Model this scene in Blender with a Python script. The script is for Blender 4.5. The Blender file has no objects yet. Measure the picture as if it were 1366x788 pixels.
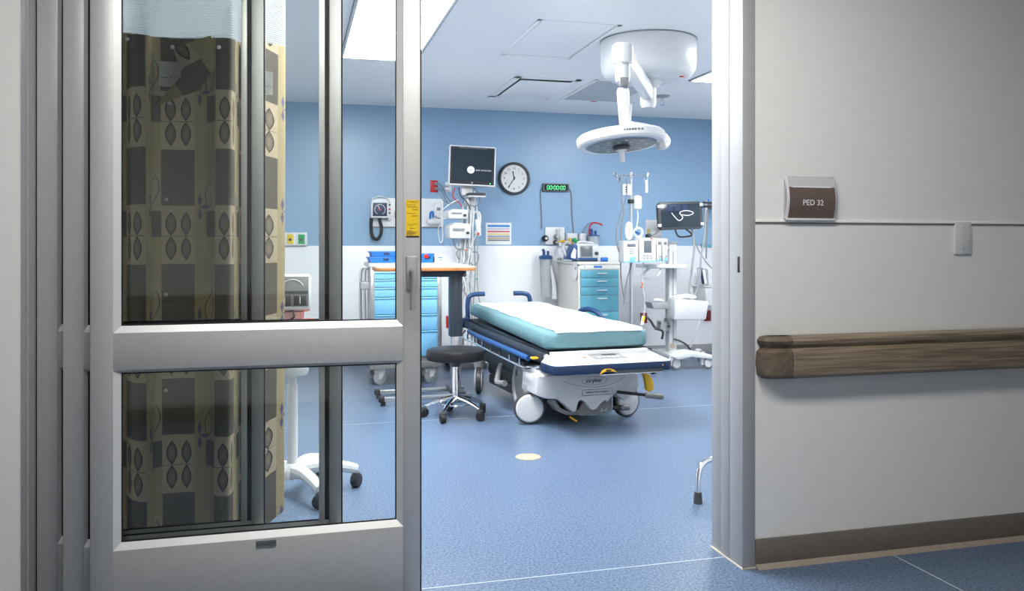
import bpy, bmesh, math, random
from mathutils import Vector, Matrix

random.seed(7)
SC = bpy.context.scene
COL = SC.collection

# ------------------------------------------------------------------ camera
F = 1111.0                      # focal length in pixels of the 1366 px wide frame
HZ = 328.0                      # horizon row
EYE = 1.25                      # eye height, metres
TH = math.atan(293.0 / F)       # camera yaw to the right of the room axis (+Y)
S_, C_ = math.sin(TH), math.cos(TH)
cam_data = bpy.data.cameras.new('camera')
cam = bpy.data.objects.new('camera', cam_data)
COL.objects.link(cam)
cam.location = (0, 0, EYE)
cam.rotation_euler = (math.pi / 2, 0, -TH)
cam_data.sensor_width = 36
cam_data.lens = F / 1366 * 36
cam_data.shift_y = (HZ - 394.0) / 1366
cam_data.clip_start = 0.02
SC.camera = cam

# ------------------------------------------------------------------ world + exposure
world = bpy.data.worlds.new('world')
SC.world = world
world.use_nodes = True
world.node_tree.nodes['Background'].inputs[0].default_value = (0.8, 0.9, 1.0, 1)
world.node_tree.nodes['Background'].inputs[1].default_value = 0.02
SC.view_settings.view_transform = 'Standard'
SC.view_settings.look = 'None'
SC.view_settings.exposure = 0.0
SC.view_settings.gamma = 1.0
SC.view_settings.use_curve_mapping = False
ROOM_LAMP = 42.5                # radiance of the room's ceiling troffers
CORRIDOR_LAMP = 25.0             # radiance of the corridor's ceiling troffers

# ------------------------------------------------------------------ coordinates
YB = 8.9       # back wall
YW = 2.886     # corridor face of the door wall
YI = 3.13      # room face of the door wall
ZC = 2.74      # ceiling
def at(x, y, Y):
    u, v = (x - 683.0) / F, (HZ - y) / F
    d = Y / (C_ - u * S_)
    return Vector((d * (S_ + u * C_), Y, EYE + v * d))
def atz(x, y, z):
    u = (x - 683.0) / F
    d = F * (EYE - z) / (y - HZ)
    return Vector((d * (S_ + u * C_), d * (C_ - u * S_), z))

# ------------------------------------------------------------------ materials
def nt(m):
    return m.node_tree.nodes, m.node_tree.links
def mat(name, col, rough=0.5, metal=0.0, var=0.04, scale=18.0, bump=0.0, bscale=120.0, spec=0.5, coat=0.0, trans=0.0, ior=1.45):
    m = bpy.data.materials.new(name)
    m.use_nodes = True
    n, l = nt(m)
    b = n['Principled BSDF']
    b.inputs['Roughness'].default_value = rough
    b.inputs['Metallic'].default_value = metal
    b.inputs['Specular IOR Level'].default_value = spec
    b.inputs['Coat Weight'].default_value = coat
    b.inputs['Transmission Weight'].default_value = trans
    b.inputs['IOR'].default_value = ior
    c = Vector(col[:3])
    if var > 0:
        tc = n.new('ShaderNodeTexCoord')
        no = n.new('ShaderNodeTexNoise'); no.inputs['Scale'].default_value = scale; no.inputs['Detail'].default_value = 3
        rp = n.new('ShaderNodeValToRGB')
        rp.color_ramp.elements[0].position = 0.3; rp.color_ramp.elements[1].position = 0.7
        rp.color_ramp.elements[0].color = (*[max(0, v * (1 - var)) for v in c], 1)
        rp.color_ramp.elements[1].color = (*[min(1, v * (1 + var)) for v in c], 1)
        l.new(tc.outputs['Object'], no.inputs['Vector'])
        l.new(no.outputs['Fac'], rp.inputs['Fac'])
        l.new(rp.outputs['Color'], b.inputs['Base Color'])
        if bump > 0:
            n2 = n.new('ShaderNodeTexNoise'); n2.inputs['Scale'].default_value = bscale
            l.new(tc.outputs['Object'], n2.inputs['Vector'])
            bp = n.new('ShaderNodeBump'); bp.inputs['Strength'].default_value = bump; bp.inputs['Distance'].default_value = 0.002
            l.new(n2.outputs['Fac'], bp.inputs['Height'])
            l.new(bp.outputs['Normal'], b.inputs['Normal'])
    else:
        b.inputs['Base Color'].default_value = (*c, 1)
    return m
def emis(name, col, strength):
    m = bpy.data.materials.new(name)
    m.use_nodes = True
    n, l = nt(m)
    n.remove(n['Principled BSDF'])
    e = n.new('ShaderNodeEmission')
    e.inputs['Color'].default_value = (*col, 1); e.inputs['Strength'].default_value = strength
    l.new(e.outputs[0], n['Material Output'].inputs['Surface'])
    return m
def clear(name, tint, refl_ior=1.45, rough=0.0, haze=0.0):
    """thin clear sheet: fresnel mix of see-through and mirror, with a little diffuse haze"""
    m = bpy.data.materials.new(name)
    m.use_nodes = True
    n, l = nt(m)
    n.remove(n['Principled BSDF'])
    tr = n.new('ShaderNodeBsdfTransparent'); tr.inputs['Color'].default_value = (*tint, 1)
    gl = n.new('ShaderNodeBsdfGlossy'); gl.inputs['Roughness'].default_value = rough
    fr = n.new('ShaderNodeFresnel'); fr.inputs['IOR'].default_value = refl_ior
    mx = n.new('ShaderNodeMixShader')
    l.new(fr.outputs[0], mx.inputs[0]); l.new(tr.outputs[0], mx.inputs[1]); l.new(gl.outputs[0], mx.inputs[2])
    out = mx
    if haze > 0:
        df = n.new('ShaderNodeBsdfDiffuse'); df.inputs['Color'].default_value = (0.85, 0.88, 0.9, 1)
        m2 = n.new('ShaderNodeMixShader'); m2.inputs[0].default_value = haze
        l.new(mx.outputs[0], m2.inputs[1]); l.new(df.outputs[0], m2.inputs[2]); out = m2
    l.new(out.outputs[0], n['Material Output'].inputs['Surface'])
    return m

class E:
    """tiny expression builder for shader math nodes"""
    nodes = None; links = None
    def __init__(s, sock): s.s = sock
    @staticmethod
    def op(o, *a):
        n = E.nodes.new('ShaderNodeMath'); n.operation = o
        for i, v in enumerate(a):
            if isinstance(v, E): E.links.new(v.s, n.inputs[i])
            else: n.inputs[i].default_value = float(v)
        return E(n.outputs[0])
    def __add__(s, o): return E.op('ADD', s, o)
    __radd__ = __add__
    def __sub__(s, o): return E.op('SUBTRACT', s, o)
    def __rsub__(s, o): return E.op('SUBTRACT', o, s)
    def __mul__(s, o): return E.op('MULTIPLY', s, o)
    __rmul__ = __mul__
    def __truediv__(s, o): return E.op('DIVIDE', s, o)
    def lt(s, o): return E.op('LESS_THAN', s, o)
    def gt(s, o): return E.op('GREATER_THAN', s, o)
    def abs(s): return E.op('ABSOLUTE', s)
    def frac(s): return E.op('FRACT', s)
    def max(s, o): return E.op('MAXIMUM', s, o)
    def min(s, o): return E.op('MINIMUM', s, o)
    def sin(s): return E.op('SINE', s)
    def pow(s, o): return E.op('POWER', s, o)
    def inside(s, a, b): return s.gt(a) * s.lt(b)
def mixcol(fac, a, b):
    n = E.nodes.new('ShaderNodeMix'); n.data_type = 'RGBA'; n.clamp_factor = True
    if isinstance(fac, E): E.links.new(fac.s, n.inputs[0])
    else: n.inputs[0].default_value = fac
    for i, v in ((6, a), (7, b)):
        if isinstance(v, tuple): n.inputs[i].default_value = (*v[:3], 1)
        else: E.links.new(v, n.inputs[i])
    return n.outputs[2]

def srgb(r, g, b):
    return tuple(((v / 255) / 12.92 if v / 255 <= 0.04045 else ((v / 255 + 0.055) / 1.055) ** 2.4) for v in (r, g, b))

M = {}
M['wall_cream'] = mat('cream wall paint', (0.77, 0.765, 0.745), 0.55, bump=0.12, bscale=260, var=0.015)
M['wall_white'] = mat('white wall paint', (0.86, 0.86, 0.86), 0.5, var=0.01)
M['wall_blue'] = mat('blue wall paint', (0.255, 0.405, 0.575), 0.30, var=0.02, bump=0.05, bscale=300)
M['wainscot'] = mat('white wainscot sheet', (0.80, 0.81, 0.82), 0.35, var=0.01)
M['ceiling'] = mat('ceiling paint', (0.90, 0.91, 0.92), 0.7, var=0.01, bump=0.05, bscale=250)
M['taupe'] = mat('taupe rubber base', (0.155, 0.133, 0.112), 0.5, var=0.05)
M['taupe_lip'] = mat('taupe base toe', (0.30, 0.25, 0.205), 0.5, var=0.05)
M['grey_base'] = mat('grey rubber base', (0.28, 0.28, 0.29), 0.5)
M['alu'] = mat('clear anodised aluminium', (0.50, 0.50, 0.495), 0.42, metal=0.35, var=0.03, scale=60, bump=0.04, bscale=600)
M['alu_lite'] = mat('bright aluminium bead', (0.70, 0.70, 0.69), 0.35, metal=0.3, var=0.02)
M['alu_dark'] = mat('grey aluminium handle', (0.36, 0.36, 0.355), 0.45, metal=0.3, var=0.03)
M['frame'] = mat('painted steel frame', (0.37, 0.375, 0.385), 0.5, metal=0.1, var=0.02)
M['black'] = mat('black rubber', (0.012, 0.012, 0.013), 0.55, var=0.1)
M['seam'] = mat('floor weld seam', (0.55, 0.60, 0.68), 0.5)
M['caulk'] = mat('beige caulk', (0.55, 0.50, 0.42), 0.6)
M['glass'] = clear('door glass', (0.955, 0.965, 0.955), 1.42)
M['clear'] = clear('clear plastic', (0.93, 0.95, 0.97), 1.4, 0.05, haze=0.30)
M['white'] = mat('white plastic', (0.70, 0.71, 0.72), 0.35, var=0.015)
M['white2'] = mat('off white enamel', (0.63, 0.64, 0.64), 0.3, var=0.02)
M['cream'] = mat('cream enamel', (0.72, 0.71, 0.66), 0.35, var=0.02)
M['grey'] = mat('light grey plastic', (0.31, 0.32, 0.33), 0.4)
M['midgrey'] = mat('mid grey plastic', (0.20, 0.205, 0.21), 0.45)
M['dark'] = mat('charcoal plastic', (0.045, 0.047, 0.05), 0.45)
M['slate'] = mat('slate grey column', (0.030, 0.040, 0.055), 0.4)
M['chrome'] = mat('chrome', (0.75, 0.76, 0.78), 0.12, metal=1.0, var=0.0)
M['steel'] = mat('brushed steel', (0.55, 0.56, 0.57), 0.3, metal=0.9, var=0.03)
M['vinyl'] = mat('black vinyl', (0.006, 0.006, 0.007), 0.42, var=0.2, bump=0.1)
M['navy'] = mat('navy plastic', (0.006, 0.024, 0.072), 0.42, var=0.06)
M['royal'] = mat('royal blue plastic', (0.018, 0.075, 0.23), 0.4)
M['bluebox'] = mat('bright blue plastic', (0.015, 0.17, 0.62), 0.4)
M['sheet'] = mat('teal fitted sheet', (0.118, 0.23, 0.258), 0.85, var=0.06, scale=25, bump=0.35, bscale=45)
M['drape'] = mat('white bed paper', (0.86, 0.87, 0.88), 0.8, var=0.01, bump=0.12, bscale=30)
M['drawer_blue'] = mat('pale blue drawer', (0.20, 0.50, 0.76), 0.4, var=0.02)
M['drawer_teal'] = mat('teal drawer', (0.105, 0.345, 0.445), 0.4, var=0.03)
M['wood'] = mat('orange wood laminate', (0.42, 0.17, 0.055), 0.4, var=0.25, scale=8)
M['yellow'] = mat('yellow plastic', (0.75, 0.42, 0.015), 0.4)
M['lemon'] = mat('yellow sticker', (0.78, 0.52, 0.01), 0.5, var=0.03)
M['green'] = mat('green plastic', (0.01, 0.33, 0.11), 0.4)
M['red'] = mat('red plastic', (0.50, 0.012, 0.012), 0.4)
M['maroon'] = mat('maroon plastic', (0.22, 0.008, 0.015), 0.4)
M['orange'] = mat('orange red plastic', (0.72, 0.10, 0.02), 0.4)
M['paper'] = mat('white paper', (0.82, 0.82, 0.81), 0.8)
M['ink'] = mat('black ink', (0.015, 0.015, 0.02), 0.6, var=0)
M['ink_grey'] = mat('grey ink', (0.20, 0.20, 0.22), 0.6, var=0)
M['ink_white'] = mat('white ink', (0.80, 0.80, 0.80), 0.6, var=0)
M['sign_brown'] = mat('brown sign card', (0.125, 0.092, 0.076), 0.55, var=0.06, scale=90)
M['tag_grey'] = mat('grey name plate', (0.13, 0.15, 0.17), 0.4)
M['screen'] = mat('dark screen', (0.016, 0.027, 0.040), 0.15, var=0.05)
M['lcd'] = mat('grey lcd', (0.12, 0.135, 0.15), 0.25)
M['tan'] = mat('tan floor plate', (0.38, 0.305, 0.22), 0.5, var=0.05)
M['lamp_room'] = emis('troffer diffuser', (0.95, 0.98, 1.0), ROOM_LAMP)
M['lamp_corr'] = emis('corridor diffuser', (1.0, 0.97, 0.92), CORRIDOR_LAMP)
M['led_green'] = emis('green digits', (0.15, 1.0, 0.35), 2.0)
M['pink'] = mat('pinkish clear cup', (0.62, 0.50, 0.50), 0.3)
M['panel_grey'] = mat('return grille grey', (0.50, 0.53, 0.56), 0.6, var=0.03)
M['foot_white'] = mat('foot panel white', (0.50, 0.505, 0.51), 0.45)
M['shroud'] = mat('pale grey base shell', (0.55, 0.555, 0.56), 0.35)
M['lensglass'] = mat('blue grey lamp lens', (0.17, 0.22, 0.30), 0.12, var=0.1)
M['insert'] = mat('frosted sign insert', (0.50, 0.50, 0.50), 0.6)
M['handle_blue'] = mat('dark blue grip', (0.014, 0.048, 0.135), 0.4)
M['snap'] = mat('white snap', (0.78, 0.80, 0.80), 0.3)

def floor_material():
    m = bpy.data.materials.new('blue speckled vinyl'); m.use_nodes = True
    n, l = nt(m); b = n['Principled BSDF']
    E.nodes, E.links = n, l
    tc = n.new('ShaderNodeTexCoord')
    n1 = n.new('ShaderNodeTexNoise'); n1.inputs['Scale'].default_value = 105; n1.inputs['Detail'].default_value = 4
    n2 = n.new('ShaderNodeTexNoise'); n2.inputs['Scale'].default_value = 1.3; n2.inputs['Detail'].default_value = 2
    for q in (n1, n2): l.new(tc.outputs['Object'], q.inputs['Vector'])
    r = n.new('ShaderNodeValToRGB')
    e = r.color_ramp.elements
    e[0].position = 0.34; e[0].color = (0.026, 0.048, 0.100, 1)
    e[1].position = 0.68; e[1].color = (0.185, 0.255, 0.365, 1)
    l.new(n1.outputs['Fac'], r.inputs['Fac'])
    c = mixcol(E(n2.outputs['Fac']) * 0.25, r.outputs['Color'], (0.06, 0.098, 0.17))
    l.new(c, b.inputs['Base Color'])
    b.inputs['Roughness'].default_value = 0.33
    b.inputs['Specular IOR Level'].default_value = 0.45
    bp = n.new('ShaderNodeBump'); bp.inputs['Strength'].default_value = 0.06; bp.inputs['Distance'].default_value = 0.001
    l.new(n1.outputs['Fac'], bp.inputs['Height']); l.new(bp.outputs['Normal'], b.inputs['Normal'])
    return m
M['floor'] = floor_material()

def wood_material():
    m = bpy.data.materials.new('handrail wood print'); m.use_nodes = True
    n, l = nt(m); b = n['Principled BSDF']
    tc = n.new('ShaderNodeTexCoord'); mp = n.new('ShaderNodeMapping'); mp.inputs['Scale'].default_value = (2.2, 60, 75)
    no = n.new('ShaderNodeTexNoise'); no.inputs['Scale'].default_value = 1.6; no.inputs['Detail'].default_value = 6; no.inputs['Distortion'].default_value = 0.6
    r = n.new('ShaderNodeValToRGB'); e = r.color_ramp.elements
    e[0].position = 0.3; e[0].color = (0.125, 0.090, 0.062, 1); e[1].position = 0.72; e[1].color = (0.34, 0.27, 0.195, 1)
    l.new(tc.outputs['Object'], mp.inputs[0]); l.new(mp.outputs[0], no.inputs['Vector']); l.new(no.outputs['Fac'], r.inputs['Fac'])
    l.new(r.outputs['Color'], b.inputs['Base Color']); b.inputs['Roughness'].default_value = 0.42
    return m
M['rail_wood'] = wood_material()
M['rail_cap'] = mat('handrail end cap', (0.27, 0.205, 0.15), 0.42, var=0.25, scale=40)

# ------------------------------------------------------------------ mesh building
class MB:
    def __init__(s): s.bm = bmesh.new(); s.flat = False
    def _merge(s, t, mx=None):
        if mx is not None: bmesh.ops.transform(t, matrix=mx, verts=t.verts)
        me = bpy.data.meshes.new('tmp'); t.to_mesh(me); t.free(); s.bm.from_mesh(me); bpy.data.meshes.remove(me)
        return s
    def box(s, c, d, bev=0.0, rot=None, seg=2):
        t = bmesh.new(); bmesh.ops.create_cube(t, size=1)
        bmesh.ops.scale(t, vec=Vector(d), verts=t.verts)
        if bev > 0:
            bmesh.ops.bevel(t, geom=t.edges[:] , offset=min(bev, min(d) * 0.49), segments=seg, affect='EDGES', profile=0.5)
        mx = Matrix.Translation(Vector(c))
        if rot is not None: mx = mx @ rot
        return s._merge(t, mx)
    def bx(s, x0, x1, y0, y1, z0, z1, bev=0.0):
        return s.box(((x0 + x1) / 2, (y0 + y1) / 2, (z0 + z1) / 2), (abs(x1 - x0), abs(y1 - y0), abs(z1 - z0)), bev)
    def tube(s, pts, r, n=8, smooth=0, closed=False):
        pts = [Vector(p) for p in pts]
        if smooth and len(pts) > 2: pts = catmull(pts, smooth, closed)
        rs = r if isinstance(r, (list, tuple)) else [r] * len(pts)
        if len(rs) != len(pts): rs = [rs[0] + (rs[-1] - rs[0]) * i / (len(pts) - 1) for i in range(len(pts))]
        bm = s.bm; N = len(pts); rings = []
        nrm = None
        for i, p in enumerate(pts):
            if closed: t = pts[(i + 1) % N] - pts[i - 1]
            else: t = pts[min(i + 1, N - 1)] - pts[max(i - 1, 0)]
            t.normalize()
            if nrm is None:
                a = Vector((0, 0, 1)) if abs(t.z) < 0.9 else Vector((1, 0, 0))
                nrm = t.cross(a).normalized()
            else:
                nrm = (nrm - t * nrm.dot(t)).normalized()
            b = t.cross(nrm)
            rings.append([bm.verts.new(p + (nrm * math.cos(2 * math.pi * k / n) + b * math.sin(2 * math.pi * k / n)) * rs[i]) for k in range(n)])
        for i in range(N if closed else N - 1):
            A, B = rings[i], rings[(i + 1) % N]
            for k in range(n): bm.faces.new((A[k], A[(k + 1) % n], B[(k + 1) % n], B[k]))
        if not closed:
            bm.faces.new(rings[0][::-1]); bm.faces.new(rings[-1])
        return s
    def cyl(s, p0, p1, r, n=20, r2=None):
        return s.tube([p0, p1], [r, r if r2 is None else r2], n)
    def lathe(s, prof, c=(0, 0, 0), n=32, mx=None):
        t = bmesh.new(); rings = []
        for r, z in prof:
            if r < 1e-6: rings.append([t.verts.new((0, 0, z))])
            else: rings.append([t.verts.new((r * math.cos(2 * math.pi * k / n), r * math.sin(2 * math.pi * k / n), z)) for k in range(n)])
        for A, B in zip(rings, rings[1:]):
            for k in range(n):
                a = A[k % len(A)]; a2 = A[(k + 1) % len(A)]; b = B[k % len(B)]; b2 = B[(k + 1) % len(B)]
                f = [a, a2, b2, b]; u = []
                for v in f:
                    if v not in u: u.append(v)
                if len(u) > 2:
                    try: t.faces.new(u)
                    except ValueError: pass
        for R, rev in ((rings[0], True), (rings[-1], False)):
            if len(R) > 2: t.faces.new(R[::-1] if rev else R)
        bmesh.ops.recalc_face_normals(t, faces=t.faces[:])
        m4 = Matrix.Translation(Vector(c))
        if mx is not None: m4 = m4 @ mx
        return s._merge(t, m4)
    def prism(s, poly, a0, a1, plane='xz', bev=0.0):
        """extrude a 2D outline: 'xz' along y, 'yz' along x, 'xy' along z"""
        t = bmesh.new()
        def P(p, a):
            return {'xz': (p[0], a, p[1]), 'yz': (a, p[0], p[1]), 'xy': (p[0], p[1], a)}[plane]
        A = [t.verts.new(P(p, a0)) for p in poly]; B = [t.verts.new(P(p, a1)) for p in poly]
        f0 = t.faces.new(A); f1 = t.faces.new(B[::-1])
        for i in range(len(poly)):
            j = (i + 1) % len(poly); t.faces.new((A[j], A[i], B[i], B[j]))
        bmesh.ops.recalc_face_normals(t, faces=t.faces[:])
        if bev > 0:
            ed = [e for e in t.edges if len(e.link_faces) == 2 and e.calc_face_angle(0) > 0.5]
            bmesh.ops.bevel(t, geom=ed, offset=bev, segments=2, affect='EDGES', profile=0.5)
        bmesh.ops.triangulate(t, faces=[f for f in t.faces if len(f.verts) > 4])
        return s._merge(t)
    def ball(s, c, r, sc=(1, 1, 1), u=16, v=10):
        t = bmesh.new(); bmesh.ops.create_uvsphere(t, u_segments=u, v_segments=v, radius=r)
        return s._merge(t, Matrix.Translation(Vector(c)) @ Matrix.Diagonal((*sc, 1)))
    def grid(s, P, nu, nv, uv=None):
        """surface from P(i,j); uv(i,j) optional"""
        bm = s.bm
        V = [[bm.verts.new(P(i, j)) for j in range(nv + 1)] for i in range(nu + 1)]
        lay = bm.loops.layers.uv.verify() if uv else None
        for i in range(nu):
            for j in range(nv):
                ij = ((i, j), (i + 1, j), (i + 1, j + 1), (i, j + 1))
                f = bm.faces.new([V[a][b] for a, b in ij])
                if uv:
                    for lp, (a, b) in zip(f.loops, ij): lp[lay].uv = uv(a, b)
        return s
    def text(s, txt, c, size, align='CENTER', rot=None, depth=0.0006):
        """lettering standing upright, read from -Y"""
        cu = bpy.data.curves.new('t', 'FONT'); cu.body = txt; cu.size = size; cu.align_x = align; cu.align_y = 'CENTER'
        cu.extrude = depth; cu.resolution_u = 3
        o = bpy.data.objects.new('t', cu)
        me = bpy.data.meshes.new_from_object(o)
        t = bmesh.new(); t.from_mesh(me)
        bpy.data.objects.remove(o); bpy.data.meshes.remove(me); bpy.data.curves.remove(cu)
        mx = Matrix.Translation(Vector(c))
        if rot is not None: mx = mx @ rot
        return s._merge(t, mx @ Matrix.Rotation(math.pi / 2, 4, 'X'))
    def build(s, name, m, parent=None, angle=35):
        me = bpy.data.meshes.new(name)
        bmesh.ops.recalc_face_normals(s.bm, faces=s.bm.faces[:])
        s.bm.to_mesh(me); s.bm.free()
        for p in me.polygons: p.use_smooth = True
        me.set_sharp_from_angle(angle=math.radians(angle))
        me.materials.append(M[m] if isinstance(m, str) else m)
        o = bpy.data.objects.new(name, me)
        COL.objects.link(o)
        if parent is not None: o.parent = parent
        return o
def catmull(P, k, closed=False):
    out = []; N = len(P)
    rng = range(N if closed else N - 1)
    for i in rng:
        g = (lambda q: P[q % N]) if closed else (lambda q: P[max(0, min(N - 1, q))])
        p0, p1, p2, p3 = g(i - 1), g(i), g(i + 1), g(i + 2)
        for j in range(k):
            t = j / k
            out.append(0.5 * ((2 * p1) + (p2 - p0) * t + (2 * p0 - 5 * p1 + 4 * p2 - p3) * t * t + (3 * p1 - p0 - 3 * p2 + p3) * t ** 3))
    if not closed: out.append(P[-1])
    return out
def RX(a): return Matrix.Rotation(math.radians(a), 4, 'X')
def RY(a): return Matrix.Rotation(math.radians(a), 4, 'Y')
def RZ(a): return Matrix.Rotation(math.radians(a), 4, 'Z')

def tag(o, label, cat, group=None):
    o['label'] = label; o['category'] = cat
    if group: o['group'] = group
    return o
def struct(o, label=None):
    o['kind'] = 'structure'
    if label: o['label'] = label
    return o
def thing(name, label, cat, loc=(0, 0, 0), rz=0.0, group=None):
    o = bpy.data.objects.new(name, None); COL.objects.link(o)
    o.location = loc; o.rotation_euler = (0, 0, math.radians(rz)); o.empty_display_size = 0.1
    return tag(o, label, cat, group)
def part(name, m, parent, fn, angle=35):
    b = MB(); fn(b); return b.build(name, m, parent, angle)
def box_part(name, m, parent, x0, x1, y0, y1, z0, z1, bev=0.0):
    return MB().bx(x0, x1, y0, y1, z0, z1, bev).build(name, m, parent)
def copy_tree(o, parent=None):
    c = o.copy(); COL.objects.link(c)
    if parent is not None: c.parent = parent
    for ch in [q for q in bpy.data.objects if q.parent == o]: copy_tree(ch, c)
    return c

# ================================================================== THE SHELL
XL, XR = -1.7, 5.3              # room side walls
CX0, CX1, CY0 = -5.0, 7.0, -0.35  # corridor ends and far side
floor = struct(MB().bx(CX0 - 0.1, CX1 + 0.1, CY0 - 0.1, YB + 0.1, -0.06, 0).build('floor', 'floor'))
ceiling = MB()
struct(ceiling.bx(CX0 - 0.1, CX1 + 0.1, CY0 - 0.1, YB + 0.1, ZC, ZC + 0.06).build('ceiling', 'ceiling'))
def seam(x0, y0, x1, y1, w=0.004):
    v = Vector((x1 - x0, y1 - y0, 0)); L = v.length; a = math.atan2(v.y, v.x)
    MB().box(((x0 + x1) / 2, (y0 + y1) / 2, 0.0002), (L, w, 0.0016), rot=Matrix.Rotation(a, 4, 'Z')).build('weld_seam', 'seam', floor)
seam(-0.82, 3.02, 1.70, 3.02)
seam(-1.6, 5.93, 5.2, 5.93, 0.003)
seam(2.35, CY0, 2.35, YW, 0.004)

wb = struct(MB().bx(XL - 0.1, XR + 0.1, YB, YB + 0.1, 0, ZC).build('wall_back', 'wall_blue'))
MB().bx(XL, XR, YB - 0.006, YB, 0.1, EYE + 0.002, 0.002).build('wainscot', 'wainscot', wb)
struct(MB().bx(XL, XR, YB - 0.012, YB, 0, 0.1, 0.003).build('baseboard_back', 'grey_base'))
struct(MB().bx(XL - 0.1, XL, YI, YB, 0, ZC).build('wall_left', 'wall_white'))
wr = struct(MB().bx(XR, XR + 0.1, YI, YB, 0, ZC).build('wall_right', 'wall_white'))
DX0, DX1, DZ = -0.8206, 1.683, 2.42      # clear door opening
JW = 0.055
wf = MB()
wf.bx(CX0, DX0 - JW, YW + 0.004, YI, 0, ZC)
wf.bx(DX1 + JW, CX1, YW + 0.004, YI, 0, ZC)
wf.bx(DX0 - JW, DX0, YW + 0.004, YW + 0.02, 0, DZ)
wf.bx(DX0 - JW, DX1 + JW, YW + 0.004, YI, DZ + 0.1, ZC)
struct(wf.build('wall_front', 'wall_cream'))
cw = struct(MB().bx(CX0, CX1, CY0 - 0.1, CY0, 0, ZC).build('wall_corridor', 'wall_cream'))
struct(MB().bx(CX0 - 0.1, CX0, CY0, YI, 0, ZC).build('wall_corridor_left', 'wall_cream'))
struct(MB().bx(CX1, CX1 + 0.1, CY0, YI, 0, ZC).build('wall_corridor_right', 'wall_cream'))
# rubber base of the corridor wall with its paler toe
bb = struct(MB().bx(DX1 + JW, CX1, YW - 0.006, YW + 0.004, 0.012, 0.112, 0.002).build('baseboard_front', 'taupe'))
MB().prism([(YW - 0.026, 0), (YW + 0.004, 0), (YW + 0.004, 0.022), (YW - 0.006, 0.016)], DX1 + JW, CX1, 'yz').build('toe', 'taupe_lip', bb)
bl = struct(MB().bx(CX0, DX0 - JW, YW - 0.006, YW + 0.004, 0, 0.112, 0.002).build('baseboard_left', 'taupe'))
struct(MB().bx(CX0, CX1, CY0, CY0 + 0.01, 0, 0.112, 0.002).build('baseboard_corridor', 'taupe'))
# chair strip on the corridor wall
zt = 1.349
t1 = struct(MB().bx(DX1 + JW, CX1, YW - 0.004, YW + 0.004, zt - 0.006, zt + 0.003, 0.001).build('trim_1', 'wall_cream'))
MB().bx(DX1 + JW, CX1, YW - 0.0008, YW + 0.004, zt - 0.0105, zt - 0.006).build('shadow_groove', 'midgrey', t1)  # grey strip painting the shadow under the chair strip

# door frame
fr = struct(MB().bx(DX0, DX1 + JW, YW, YI + 0.006, DZ, DZ + 0.1, 0.003).build('trim_2', 'frame'))
MB().bx(DX1, DX1 + JW, YW, YW + 0.10, 0, DZ, 0.002).bx(DX1, DX1 + JW, YW + 0.104, YW + 0.17, 0, DZ, 0.002).bx(DX1 + 0.003, DX1 + JW, YW + 0.174, YI + 0.006, 0, DZ, 0.002).bx(DX1 + 0.006, DX1 + JW, YW + 0.05, YI, 0, DZ).build('jamb', 'frame', fr)
MB().bx(DX0 - JW, DX0, YW + 0.022, YI + 0.006, 0, DZ, 0.002).bx(DX0 - 0.02, DX0 + 0.003, YW + 0.09, YW + 0.093, 0, DZ).build('jamb', 'frame', fr)
MB().box((DX1 - 0.0005, 2.915, 1.178), (0.003, 0.016, 0.062), 0.001).build('strike_slot', 'black', fr)
MB().bx(DX1 - 0.004, DX1 + 0.01, YW - 0.004, YI + 0.006, 0, 0.005).bx(DX1, DX1 + JW, YW - 0.005, YW + 0.003, 0, 0.005).build('caulk_line', 'caulk', fr)

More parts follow.
